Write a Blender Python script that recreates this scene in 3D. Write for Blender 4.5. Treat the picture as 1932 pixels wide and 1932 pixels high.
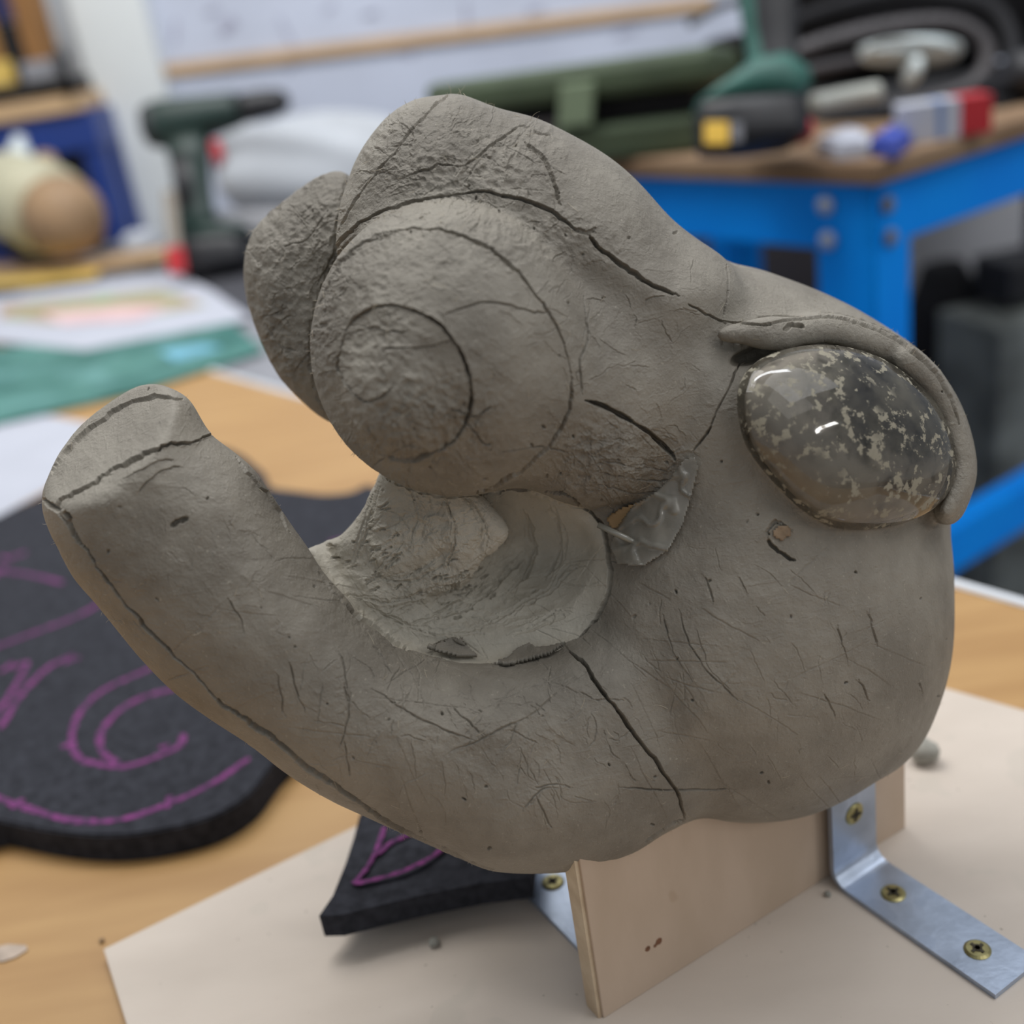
import bpy, bmesh, math, random
import numpy as np
from mathutils import Vector, Matrix
random.seed(7); rng = np.random.default_rng(7)
for o in list(bpy.data.objects): bpy.data.objects.remove(o)
C = bpy.context.scene.collection
scn = bpy.context.scene
# ------------------------------------------------------------------ camera
FPX = 2150.; PIT = math.radians(23.7); ROL = math.radians(9); CH = .27
s_, c_ = math.sin(ROL), math.cos(ROL)
R0 = np.array([1, 0, 0.]); U0 = np.array([0, math.sin(PIT), math.cos(PIT)]); FW = np.array([0, math.cos(PIT), -math.sin(PIT)])
RT = c_*R0 - s_*U0; UP = s_*R0 + c_*U0; CAM = np.array([0, 0, CH])
cd = bpy.data.cameras.new('camera'); cam = bpy.data.objects.new('camera', cd); C.objects.link(cam)
cam.matrix_world = Matrix(((RT[0], UP[0], -FW[0], 0), (RT[1], UP[1], -FW[1], 0), (RT[2], UP[2], -FW[2], CH), (0, 0, 0, 1)))
cd.sensor_width = 36; cd.lens = 36*FPX/1932; cd.clip_start = .01
cd.dof.use_dof = True; cd.dof.focus_distance = .300; cd.dof.aperture_fstop = 6.0
scn.camera = cam
# ------------------------------------------------------------------ world, lights, exposure
W = bpy.data.worlds.new('world'); scn.world = W; W.use_nodes = True
bg = W.node_tree.nodes['Background']; bg.inputs[0].default_value = (.86, .93, 1, 1); bg.inputs[1].default_value = .36
def area(name, loc, tgt, sx, sy, power, col):
    l = bpy.data.lights.new(name, 'AREA'); l.shape = 'RECTANGLE'; l.size = sx; l.size_y = sy; l.energy = power; l.color = col
    o = bpy.data.objects.new(name, l); C.objects.link(o); o.location = loc
    o.rotation_euler = (Vector(tgt)-Vector(loc)).to_track_quat('-Z', 'Y').to_euler(); return o
area('ceiling_or_fill_light', (-.55, 1.15, 1.7), (0, .5, 0), 1.4, 1.0, 23.5, (1, .97, .92))
area('ceiling_or_fill_light', (.85, -.45, 1.75), (.1, .3, 0), 1.3, 1.2, 5.5, (1, .97, .93))
area('ceiling_or_fill_light', (1.0, .45, 1.75), (.4, 1.1, -.1), 1.3, 1.3, 13, (.97, .98, 1))  # added fill lamp to brighten the blue bench, no known tube here
area('ceiling_or_fill_light', (3.0, -1.55, 1.75), (.1, .3, .1), 1.1, .10, 15, (1, .98, .95))
area('ceiling_or_fill_light', (.2, .95, 1.75), (.2, 2.25, 0.1), 1.6, .3, 26, (.93, .96, 1))
scn.view_settings.view_transform = 'Standard'; scn.view_settings.look = 'None'
scn.view_settings.exposure = -0.2; scn.view_settings.gamma = 1; scn.view_settings.use_curve_mapping = False
# ------------------------------------------------------------------ helpers
def ray(x, y): return FW + (x-966)/FPX*RT + (966-y)/FPX*UP
def PD(x, y, d): return Vector(CAM + ray(x, y)*d)              # pixel + distance -> point
def PZ(x, y, z):                                               # pixel on a level plane
    r = ray(x, y); return Vector(CAM + r*((z-CH)/r[2]))
def PY(x, y, Y):
    r = ray(x, y); return Vector(CAM + r*(Y/r[1]))
def L(h): # srgb hex -> linear
    v = [int(h[i:i+2], 16)/255 for i in (0, 2, 4)]
    return tuple((a/12.92 if a < .04045 else ((a+.055)/1.055)**2.4) for a in v)+(1,)
def mat(name, col, rough=.6, var=.12, scale=30, bump=.1, bscale=None, metal=0, spec=.5, col2=None, stretch=None, coat=0):
    m = bpy.data.materials.new(name); m.use_nodes = True; nt = m.node_tree; N = nt.nodes; K = nt.links
    b = N['Principled BSDF']; b.inputs['Roughness'].default_value = rough; b.inputs['Metallic'].default_value = metal
    b.inputs['Specular IOR Level'].default_value = spec; b.inputs['Coat Weight'].default_value = coat
    tc = N.new('ShaderNodeTexCoord'); mp = N.new('ShaderNodeMapping'); K.new(tc.outputs['Object'], mp.inputs[0])
    if stretch: mp.inputs['Rotation'].default_value = (0, 0, stretch[3]); mp.inputs['Scale'].default_value = stretch[:3]
    n = N.new('ShaderNodeTexNoise'); n.inputs['Scale'].default_value = scale; n.inputs['Detail'].default_value = 5; K.new(mp.outputs[0], n.inputs['Vector'])
    r = N.new('ShaderNodeValToRGB'); c = L(col) if isinstance(col, str) else col
    c2 = L(col2) if col2 else tuple(min(1, x*(1+var*1.5)) for x in c[:3])+(1,)
    r.color_ramp.elements[0].position = .36; r.color_ramp.elements[1].position = .64
    r.color_ramp.elements[0].color = tuple(x*(1-var) for x in c[:3])+(1,) if not col2 else c; r.color_ramp.elements[1].color = c2
    K.new(n.outputs[0], r.inputs[0]); K.new(r.outputs[0], b.inputs['Base Color'])
    if bump:
        n2 = N.new('ShaderNodeTexNoise'); n2.inputs['Scale'].default_value = bscale or scale*6; n2.inputs['Detail'].default_value = 4
        K.new(mp.outputs[0], n2.inputs['Vector'])
        bp = N.new('ShaderNodeBump'); bp.inputs['Strength'].default_value = bump; bp.inputs['Distance'].default_value = .0005
        K.new(n2.outputs[0], bp.inputs['Height']); K.new(bp.outputs[0], b.inputs['Normal'])
    return m
def speck(m, col, scale, thr, fac=.8):
    nt = m.node_tree; N = nt.nodes; K = nt.links; b = N['Principled BSDF']; src = b.inputs['Base Color'].links[0].from_socket
    tc = N.new('ShaderNodeTexCoord'); n = N.new('ShaderNodeTexNoise'); n.inputs['Scale'].default_value = scale; n.inputs['Detail'].default_value = 2; K.new(tc.outputs['Object'], n.inputs['Vector'])
    q = N.new('ShaderNodeMapRange'); q.inputs[1].default_value = thr; q.inputs[2].default_value = thr+.03; q.inputs[4].default_value = fac; K.new(n.outputs[0], q.inputs[0])
    mx = N.new('ShaderNodeMix'); mx.data_type = 'RGBA'; K.new(q.outputs[0], mx.inputs[0]); K.new(src, mx.inputs[6]); mx.inputs[7].default_value = L(col); K.new(mx.outputs[2], b.inputs['Base Color'])
def obj(name, bm, m, parent=None, smooth=False):
    me = bpy.data.meshes.new(name); bmesh.ops.recalc_face_normals(bm, faces=bm.faces[:]); bm.to_mesh(me); bm.free()
    if smooth: me.polygons.foreach_set('use_smooth', [True]*len(me.polygons))
    me.materials.append(m); o = bpy.data.objects.new(name, me); C.objects.link(o)
    if parent is not None:
        o.parent = parent; o.matrix_parent_inverse = parent.matrix_world.inverted()
    return o
def tag(o, label=None, cat=None, group=None, kind=None):
    for k, v in (('label', label), ('category', cat), ('group', group), ('kind', kind)):
        if v: o[k] = v
    return o
def thing(name, loc, label, cat, group=None):
    o = bpy.data.objects.new(name, None); o.empty_display_size = .01; C.objects.link(o); o.location = loc
    o.matrix_world = Matrix.Translation(loc); return tag(o, label, cat, group)
def addbox(bm, cen, ax, dims, bev=0, seg=2):
    """box: centre, (x,y,z) axes, full dims"""
    ax = [Vector(a).normalized() for a in ax]
    M = Matrix([[ax[j][i] for j in range(3)]+[cen[i]] for i in range(3)]+[[0, 0, 0, 1]])
    t = bmesh.new(); bmesh.ops.create_cube(t, size=1)
    for v in t.verts: v.co = Vector([v.co[i]*dims[i] for i in range(3)])
    if bev: bmesh.ops.bevel(t, geom=t.edges[:], offset=bev, segments=seg, affect='EDGES', profile=.5)
    t.transform(M); me = bpy.data.meshes.new('t'); t.to_mesh(me); t.free(); bm.from_mesh(me); bpy.data.meshes.remove(me); return bm
XYZ = ((1, 0, 0), (0, 1, 0), (0, 0, 1))
def box(cen, dims, ax=XYZ, bev=0): return addbox(bmesh.new(), cen, ax, dims, bev)
def prism(pts, z0, z1, bev=0, bm=None):
    bm = bm or bmesh.new(); t = bmesh.new()
    lo = [t.verts.new((p[0], p[1], z0)) for p in pts]; hi = [t.verts.new((p[0], p[1], z1)) for p in pts]; n = len(pts)
    t.faces.new(lo); top = t.faces.new(hi)
    for i in range(n): t.faces.new((lo[i], lo[(i+1) % n], hi[(i+1) % n], hi[i]))
    bmesh.ops.recalc_face_normals(t, faces=t.faces[:])
    if bev: bmesh.ops.bevel(t, geom=list(top.edges), offset=bev, segments=2, affect='EDGES')
    me = bpy.data.meshes.new('t'); t.to_mesh(me); t.free(); bm.from_mesh(me); bpy.data.meshes.remove(me); return bm
def loft(pts, rad, n=16, up=None, power=2., bm=None, cap=True):
    """tube through pts, rad = r or (r_side, r_up); superellipse section"""
    bm = bm or bmesh.new(); pts = [Vector(p) for p in pts]; rings = []
    up = Vector(up or (0, 0, 1))
    for i, p in enumerate(pts):
        d = (pts[min(i+1, len(pts)-1)]-pts[max(i-1, 0)]).normalized()
        a = d.cross(up)
        if a.length < 1e-3: a = d.cross(Vector((0, 1, 0)))
        a.normalize(); b = a.cross(d).normalized(); r = rad[i] if isinstance(rad, (list, tuple)) else rad
        ra, rb = r if isinstance(r, (list, tuple)) else (r, r)
        ring = []
        for k in range(n):
            t = 2*math.pi*k/n; ct, st = math.cos(t), math.sin(t)
            q = 2/power
            ring.append(bm.verts.new(p + a*ra*math.copysign(abs(ct)**q, ct) + b*rb*math.copysign(abs(st)**q, st)))
        rings.append(ring)
    for A, B in zip(rings, rings[1:]):
        for k in range(n): bm.faces.new((A[k], A[(k+1) % n], B[(k+1) % n], B[k]))
    if cap: bm.faces.new(rings[0]); bm.faces.new(rings[-1])
    return bm
def smoothpath(pts, n=8, closed=False):
    """Catmull-Rom resampling (any dimension)"""
    P = [np.array(p, float) for p in pts]; out = []; N = len(P)
    for i in range(N if closed else N-1):
        g = (lambda k: P[k % N]) if closed else (lambda k: P[min(max(k, 0), N-1)])
        a, b, c, d = g(i-1), g(i), g(i+1), g(i+2)
        for j in range(n):
            t = j/n; out.append(.5*((2*b)+(c-a)*t+(2*a-5*b+4*c-d)*t*t+(3*b-a-3*c+d)*t**3))
    if not closed: out.append(P[-1])
    return np.array(out)
# ------------------------------------------------------------------ materials
M_wood = mat('beech_laminate', 'A67F4E', .45, .12, 9, .05, 90, col2='B38D5A', stretch=(1, 7, 1, math.radians(25)))
M_white = mat('white_laminate', 'D8DCE2', .4, .03, 20, .02)
M_wall = mat('painted_wall', 'CDD1D6', .8, .03, 4, .1, 60)
M_wallb = mat('whiteboard_paint', 'C0C6D6', .5, .05, 5, .05, 40)
M_pine = mat('pine_strip', 'C2A27C', .6, .12, 12, .1, stretch=(1, 1, 12, 0))
M_mdf = mat('raw_plywood_face', 'C4B8AC', .75, .06, 14, .12, 300, col2='CEC2B6', stretch=(1, 2.2, 1, .5))
M_ply = mat('plywood_face', 'B9A48F', .7, .05, 18, .12, 260, col2='C4AF9B', stretch=(3, 3, 1, 0))
M_plyedge = mat('plywood_edge_layers', 'B7A084', .7, .3, 60, .2, col2='DCCBB0')
M_foam = mat('black_foam', '323339', .95, .22, 260, .8, 900, spec=.15)
M_pink = mat('pink_marker', '503A54', .95, .25, 420, .3, 900, spec=.1, col2='8A4680')
M_steel = mat('zinc_steel', 'A9B4C6', .36, .16, 60, .15, 500, metal=.75)
M_screw = mat('brass_screw', '9C9468', .32, .15, 300, .1, metal=.8)
M_screwd = mat('screw_recess', '403A2C', .6, .1, 300, .1, metal=.4)
M_paper = mat('white_paper', 'B4B7C2', .8, .02, 20, .05)
M_green = mat('cutting_mat_green', '2C665F', .5, .12, 14, .05, 60, col2='4E847C')
M_gtab = mat('grey_table_top', '85868C', .5, .08, 8, .05)
M_dgrey = mat('dark_rubber_mat', '3E3E44', .8, .1, 20, .2)
M_drillg = mat('dark_green_plastic', '112A25', .45, .1, 40, .1)
M_black = mat('black_plastic', '1E1E22', .45, .1, 40, .1)
M_blackm = mat('matte_black_fabric', '141418', .9, .2, 20, .3)
M_red = mat('red_plastic', 'B3242C', .45, .06, 40, .05)
M_yell = mat('yellow_sticker', 'D8AE3C', .5, .05, 30, .05)
M_gold = mat('yellow_card', 'D8B860', .6, .08, 30, .05)
M_blue = mat('bright_blue_steel', '0090FF', .55, .05, 12, .05, 60, spec=.15)
M_navy = mat('navy_steel', '203A80', .45, .06, 12, .05, 60)
M_bolt = mat('galvanised_bolt', 'C0CAE0', .35, .06, 60, .05, metal=.5)
M_bench = mat('bench_hardboard', '7E6650', .75, .10, 12, .15, 80, col2='927A62', spec=.2)
M_olive = mat('olive_green_plastic', '45523C', .5, .08, 20, .1)
M_olivel = mat('pale_green_latch', '75846A', .5, .05, 20, .1)
M_hose = mat('dark_ribbed_hose', '3A3638', .5, .1, 40, .2)
M_bag = mat('pale_plastic_bag', 'CCD6D8', .35, .08, 25, .5, 30)
M_tube = mat('cream_tube', 'B4B6AE', .5, .05, 20, .05)
M_cream = mat('cream_turned_wood', 'BAB69C', .55, .06, 12, .1)
M_tan = mat('tan_turned_wood', '94785A', .6, .1, 25, .2)
M_grey = mat('grey_panel', '6E6E74', .6, .1, 6, .1)
M_floor = mat('grey_concrete_floor', '77777A', .7, .15, 6, .2, 60)
M_brown = mat('brown_cardboard', '8A6238', .8, .15, 9, .1)
M_dblue = mat('dark_blue_plastic', '27284F', .5, .1, 20, .1)
M_lgreen = mat('printed_green', '8DA878', .7, .25, 14, .02, col2='B08C80')
M_pinkp = mat('printed_pink', 'D4B4B4', .7, .12, 14, .02)
M_rag = mat('white_cloth', 'B2B6BC', .85, .03, 15, .6, 30)
M_mark = mat('faint_marker', 'A0A0B2', .8, .15, 30, .02)

speck(M_mdf, '8A8074', 420, .74); speck(M_mdf, 'B4AEA2', 40, .62, .22); speck(M_ply, 'A08468', 60, .72, .3); speck(M_wood, '8A6A40', 500, .76, .5); speck(M_steel, '8290A8', 60, .58, .25); speck(M_green, '7FB0B4', 22, .58, .25); speck(M_foam, '6A6A70', 1800, .74, .6)
# ------------------------------------------------------------------ structure
def struct(name, bm, m):
    return tag(obj(name, bm, m), kind='structure')
YW = 2.25
struct('floor', box((0, 1, -.775), (7, 7, .05)), M_floor)
struct('wall_back', box((.6, YW+.05, .3), (4.6, .1, 2.2)), M_wall)
struct('wall_left', box((-1.75, .9, .3), (.1, 2.8, 2.2)), M_wall)
a = PY(93, 0, YW-.05); b = PY(190, 0, YW-.05)
struct('trim_1', box(((a.x+b.x)/2+.05, YW-.03, .3), (.13, .06, 2.2), bev=.004), mat('pillar_white', 'DCE0E0', .6, .02, 8, .05))

# whiteboard and the wooden strip on the wall
wb = thing('whiteboard', (.8, YW-.005, -.3), 'large white board with faint pen marks covering the back wall', 'whiteboard')
x0 = PY(245, 150, YW-.01).x
obj('board_panel', box(((x0+2.2)/2, YW-.006, .25), (2.2-x0, .01, 1.5)), M_wallb, wb)
for (px, py, w, h, an) in [(262, 55, 8, 75, .15), (430, 48, 34, 16, .5), (400, 20, 26, 6, .2), (330, 60, 6, 40, -.3), (540, 60, 4, 60, .3), (880, 40, 5, 70, -.1),
                        (700, 25, 30, 5, .1), (620, 15, 24, 5, .4), (1010, 18, 30, 6, .1), (290, 330, 30, 8, 0), (1180, 60, 40, 5, .2), (560, 120, 40, 4, .4), (760, 100, 40, 4, -.3)]:
    p = PY(px, py, YW-.013); k = 2.02/FPX
    bmm = addbox(bmesh.new(), p, ((math.cos(an), 0, math.sin(an)), (0, 1, 0), (-math.sin(an), 0, math.cos(an))), (w*k, .002, h*k)); obj('pen_mark', bmm, M_mark, wb)
a = PY(245, 141, YW-.018); b = PY(1345, 4, YW-.018)
tag(obj('wooden_batten', addbox(bmesh.new(), (a+b)/2, ((b-a), (0, 1, 0), Vector(b-a).cross(Vector((0, 1, 0)))), ((b-a).length, .007, .021), .001), M_pine),
    'long thin pine batten fixed across the white board', 'wooden batten')

# ------------------------------------------------------------------ main table
E0 = PZ(380, 697, 0); E1 = PZ(1932, 1147, 0); ed = (E1-E0).normalized(); en = Vector((-ed.y, ed.x, 0))   # en: beyond the edge? fixed below
if en.y < 0: en = -en
tA = E0-ed*.62; tB = E1+ed*.50
tp = [tA, tB, tB-en*1.0, tA-en*1.0]
tb = thing('worktable', ((tA+tB)/2-en*.5).to_3d()+Vector((0, 0, -.75)), 'beech-topped table with white edging carrying the clay head', 'table')
obj('table_top', prism(tp, -.022, 0), M_wood, tb)
obj('edge_strip', prism([tA, tB, tB+en*.006, tA+en*.006], -.024, .0015, .0008), M_white, tb)
for (u, v) in ((.06, .06), (.94, .06), (.06, .94), (.94, .94)):
    q = tA+(tB-tA)*u-en*v
    obj('leg', box((q.x, q.y, -.386), (.04, .04, .728), (ed, en, (0, 0, 1))), M_white, tb)
# neighbouring table, a hand's width lower than the edge strip is wide
gA = tA+en*.010; gB = E0+ed*.30+en*.010
gt = thing('side_table', gA.lerp(gB, .5)+en*.5+Vector((0, 0, -.75)), 'pale grey table behind the beech table, holding drill and papers', 'table')
gB = E0+ed*.215+en*.010
gt_pts = [gA, gB, Vector((-.095, gB.y+.02, 0)), Vector((-.095, 1.98, 0)), Vector((gA.x-.05, 1.98, 0))]
obj('table_top', prism(gt_pts, -.026, -.0012, .001), M_gtab, gt)
for q in (gA+ed*.05+en*.06, gB-ed*.05+en*.06, Vector((-.13, 1.94, 0)), Vector((gA.x+.03, 1.94, 0))):
    obj('leg', box((q.x, q.y, -.388), (.04, .04, .724), (ed, en, (0, 0, 1))), M_grey, gt)

# scraps on the table: round foam sheet with pink drawing
fo = [(-120, 1040), (0, 972), (85, 930), (170, 880), (260, 835), (360, 830), (440, 850), (482, 878), (500, 895), (512, 918), (560, 926), (610, 932), (660, 928), (702, 915), (740, 960),
      (730, 1060), (690, 1170), (640, 1270), (580, 1370), (515, 1440), (470, 1497), (400, 1540), (300, 1566), (200, 1576), (100, 1568), (0, 1548), (-120, 1520)]
FT = .0125
pl = smoothpath([tuple(PZ(x, y, FT))[:2] for x, y in fo], 6, True)
fm = obj('foam_sheet', prism(pl, 0.0002, FT, .0008), M_foam)
tag(fm, 'large round-edged black foam sheet with pink marker curves, on the table left', 'foam sheet')
def strokes(lines, z, w, par):
    for ln in lines:
        bm = bmesh.new()
        P = smoothpath([tuple(PZ(x, y, z))[:2] for x, y in ln], 8)
        vs = []
        for i, p in enumerate(P):
            d = P[min(i+1, len(P)-1)]-P[max(i-1, 0)]; d = d/(np.linalg.norm(d)+1e-9); nn = np.array([-d[1], d[0]])
            ww = w*(.75+.5*rng.random())*(.5 if i in (0, len(P)-1) else 1)
            vs.append([bm.verts.new((*(p+nn*ww*k), z+(.0003 if k == 0 else 0))) for k in (-1, 0, 1)])
        for A, B in zip(vs, vs[1:]):
            for k in (0, 1): bm.faces.new((A[k], A[k+1], B[k+1], B[k]))
        obj('marker_stroke', bm, M_pink, par)
pk = [[(-20, 1500), (60, 1527), (140, 1548), (230, 1545), (320, 1515), (400, 1478), (470, 1430)],
      [(320, 1502), (318, 1515), (312, 1525)], [(20, 1525), (45, 1508)],
      [(240, 1280), (190, 1305), (150, 1345), (135, 1395), (150, 1430), (190, 1442), (240, 1445), (300, 1425), (340, 1405), (345, 1385)],
      [(115, 1410), (138, 1400)], [(330, 1300), (270, 1315), (220, 1345), (190, 1385), (195, 1420), (225, 1440)],
      [(300, 1412), (320, 1405)], [(140, 1235), (90, 1260), (40, 1310), (0, 1375)], [(150, 1240), (120, 1250)], [(20, 1262), (50, 1252), (25, 1300), (-10, 1350)],
      [(0, 1268), (25, 1250)], [(-20, 1225), (60, 1195), (150, 1160), (210, 1125)], [(-10, 1075), (60, 1085), (120, 1100)], [(20, 1052), (50, 1042)],
      [(-20, 1095), (10, 1070)], [(0, 1050), (20, 1056)], [(620, 1025), (670, 1012)], [(590, 1210), (620, 1180)], [(240, 1280), (330, 1240)]]
strokes(pk, FT+.0002, .0015, fm)

# plywood base board with upright and two brackets = one stand
TH = .0045
bl = PZ(195, 1790, TH); e1 = Vector((.885, .466, 0)).normalized(); e2 = Vector((.466, -.885, 0)).normalized()
TT = Vector((.096, .4325, 0)); R1 = PZ(1790, 1300, TH); R2 = PZ(1932, 1340, TH); rd = (R2-R1).normalized()
bpts = [bl, TT, R1+rd*.22, R1+rd*.22+e2*.12, bl+Vector((.43, -.90, 0))*.17]
st = thing('sculpture_stand', (.06, .26, 0), 'pale plywood board and upright with metal brackets carrying the clay head', 'stand')
obj('base_board', prism(bpts, .0003, TH, .0003), M_mdf, st)
P0 = Vector((.0033, .2390, 0)); PTH = .0078; PL = .1235
def pb(s0, s1, t0, t1, z0, z1, bev=0): # box in post frame; t>0 = away from viewer
    cc = P0+e1*(s0+s1)/2-e2*(t0+t1)/2+Vector((0, 0, (z0+z1)/2))
    return box(cc, (s1-s0, abs(t1-t0), z1-z0), (e1, -e2, (0, 0, 1)), bev)
up_ = obj('upright', pb(0, PL, 0, PTH, TH, .085, .0003), M_ply, st)
obj('ply_edge', pb(-.0012, 0.0002, .0009, PTH-.0009, TH, .085), M_plyedge, st)
obj('ply_edge', pb(-.0006, 0.0002, PTH*.42, PTH*.55, TH, .0855), mat('ply_glue_line', '8E6E48', .7, .2, 80, .1), st)
for (px, py, rr) in ((1222, 1790, .0011), (1243, 1776, .0014), (1236, 1784, .0007)):
    r_ = ray(px, py); t_ = (P0-Vector(CAM)).dot(e2)/Vector(r_).dot(e2); q_ = Vector(CAM)+Vector(r_)*t_
    obj('knot_mark', loft([q_-e2*.0002, q_+e2*.00015], [rr, rr*.8], 7), mat('knot_brown', '6E4A34', .8, .2, 300, .3), up_)
def screw(p, nrm, parent, r=.0038):
    n = Vector(nrm).normalized(); bm = loft([p-n*.0008, p+n*.0002, p+n*.0007], [r, r, r*.8], 24, up=(1, .1, .3) if abs(n.z) > .9 else (0, 0, 1))
    h = obj('screw', bm, M_screw, parent, False)
    t = n.cross(Vector((.3, .2, .9) if abs(n.z) < .9 else (1, .3, 0))).normalized(); q = n.cross(t)
    bm = bmesh.new()
    for k in range(4):
        an = k*math.pi/4+.2; d = t*math.cos(an)+q*math.sin(an); w = d.cross(n)
        addbox(bm, p+n*.00078, (d, w, n), (r*(1.15 if k % 2 == 0 else .7), r*.24, .0003))
    obj('drive_recess', bm, M_screwd, h)
def bracket(name, A, u, w, length, vert, face_n):
    """L bracket: A base corner point on board (x,y), u along the flat arm, w across"""
    t = .0017; wd = .0192
    g = bpy.data.objects.new(name, None); C.objects.link(g); g.parent = st; g.matrix_parent_inverse = st.matrix_world.inverted()
    g.location = A
    r = .0045; pts = [(length, 0), (length*.5, 0)]+[(r-r*math.sin(a), r-r*math.cos(a)) for a in np.linspace(0, math.pi/2, 6)]+[(0, vert)]
    off = []
    for i, p in enumerate(pts):
        d = np.array(pts[min(i+1, len(pts)-1)])-np.array(pts[max(i-1, 0)]); d = d/np.linalg.norm(d); off.append((p[0]+d[1]*t, p[1]-d[0]*t))
    prof = pts+off[::-1]; bm = bmesh.new(); n = len(prof); z0 = TH
    V = [[bm.verts.new(A+u*(p[0])+w*k+Vector((0, 0, z0+p[1]))) for p in prof] for k in (0, wd)]
    m_ = len(pts)
    for j in range(m_-1):
        for k in (0, 1): bm.faces.new((V[k][j], V[k][j+1], V[k][n-2-j], V[k][n-1-j]))
    for i in range(n): bm.faces.new((V[0][i], V[0][(i+1) % n], V[1][(i+1) % n], V[1][i]))
    bmesh.ops.bevel(bm, geom=[e for e in bm.edges if e.calc_face_angle(0) > 1.2], offset=.0003, segments=2, affect='EDGES')
    p = obj('bracket_plate', bm, M_steel, None); p.parent = g; p.matrix_parent_inverse = Matrix.Translation(-A)
    return p, wd, t
u = Vector((.487, -.873, 0)).normalized(); w = Vector((.873, .487, 0)).normalized()
def mk_bracket(A, u, w, length, vert, sc):
    t = .0017; wd = .0192; r = .005
    pts = [(length, t), (length*.5, t)]+[(r+t-r*math.sin(a)*1.0, r+t-r*math.cos(a)) for a in np.linspace(0, math.pi/2, 7)]+[(t, vert)]
    out = [(length, 0), (length*.5, 0)]+[(r+t-(r+t)*math.sin(a), r+t-(r+t)*math.cos(a)) for a in np.linspace(0, math.pi/2, 7)]+[(0, vert)]
    bm = bmesh.new(); n = len(pts)
    f = lambda p, k: bm.verts.new(A+u*p[0]+w*k+Vector((0, 0, TH+p[1])))
    I = [[f(p, k) for p in pts] for k in (0, wd)]; O = [[f(p, k) for p in out] for k in (0, wd)]
    for j in range(n-1):
        bm.faces.new((I[0][j], I[0][j+1], I[1][j+1], I[1][j])); bm.faces.new((O[0][j], O[0][j+1], O[1][j+1], O[1][j]))
        for k in (0, 1): bm.faces.new((I[k][j], I[k][j+1], O[k][j+1], O[k][j]))
    for j in (0, n-1): bm.faces.new((I[0][j], I[1][j], O[1][j], O[0][j]))
    plate = obj('metal_bracket', bm, M_steel, st)
    for (a, isv) in sc:
        if isv: screw(A+w*wd*.5+u*t+Vector((0, 0, TH+a)), u, plate)
        else: screw(A+w*wd*.5+u*a+Vector((0, 0, TH+t)), (0, 0, 1), plate)
    return plate
A = PZ(1567, 1668, TH); A.z = 0
mk_bracket(A, u, w, .0595, .048, [(.0165, False), (.0465, False), (.0235, True)])
A2 = P0+e1*.0085-e2*(PTH+.0001); A2.z = 0
mk_bracket(A2, -e2, e1, .0595, .048, [(.0165, False), (.046, False), (.0235, True)])

# foam offcut below the jaw, tilted
ft = [(602, 1728, .020), (628, 1690, .021), (652, 1630, .021), (668, 1580, .021), (678, 1540, .022), (720, 1480, .022), (900, 1480, .022), (1010, 1560, .022), (1000, 1655, .020), (900, 1668, .019), (800, 1688, .019), (700, 1712, .0195), (640, 1727, .020)]
bm = bmesh.new(); tv = [PZ(x, y, z) for x, y, z in ft]; vs = [bm.verts.new(p) for p in tv]; lo = [bm.verts.new(p-Vector((0, 0, .0085))) for p in tv]
bm.faces.new(vs); bm.faces.new(lo)
for i in range(len(vs)): bm.faces.new((vs[i], vs[(i+1) % len(vs)], lo[(i+1) % len(vs)], lo[i]))
f2 = tag(obj('foam_offcut', bm, M_foam), 'pointed black foam offcut with pink lines under the clay jaw', 'foam offcut')
strokes([[(665, 1668), (690, 1640), (712, 1600), (725, 1560)], [(668, 1668), (740, 1650), (800, 1625), (850, 1590)], [(712, 1612), (738, 1590), (770, 1575), (800, 1560)]], .0214, .0009, f2)
# clay crumbs
tag(obj('glue_scrap', prism([PZ(x, y, .0004) for x, y in [(-20, 1790), (15, 1782), (50, 1784), (52, 1792), (30, 1806), (5, 1815), (-20, 1812)]], .0002, .0006), mat('glue_film', 'A8988A', .3, .2, 80, .4)), 'small shiny glue scrap on the beech table at the left edge', 'scrap')
def blob(p, r, name, m, label, cat, sub=2, group=None, sq=(1, 1, .8)):
    bm = bmesh.new(); bmesh.ops.create_icosphere(bm, subdivisions=sub, radius=r)
    for v in bm.verts: v.co = Vector([v.co[i]*sq[i] for i in range(3)])*(1+.25*(random.random()-.5)); v.co += Vector(p)+Vector((0, 0, r*sq[2]*.85))
    return tag(obj(name, bm, m, None, True), label, cat, group)
M_crumb = mat('clay_crumb', '96948C', .9, .15, 200, .5)
blob(PZ(820, 1783, TH), .0019, 'clay_crumb', M_crumb, 'small grey clay crumb on the pale board in front of the foam offcut', 'crumb')
blob(PZ(1745, 1437, TH), .0052, 'clay_crumb', M_crumb, 'blurry grey clay lump on the board right of the head', 'crumb', sq=(1, .8, 1.0))
blob(PZ(1562, 1690, TH), .0011, 'clay_crumb', M_crumb, 'tiny clay crumb at the foot of the right metal bracket', 'crumb')
blob(PZ(193, 1777, 0), .0010, 'clay_crumb', M_tan, 'tiny brown crumb on the beech table at the board corner', 'crumb')

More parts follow.
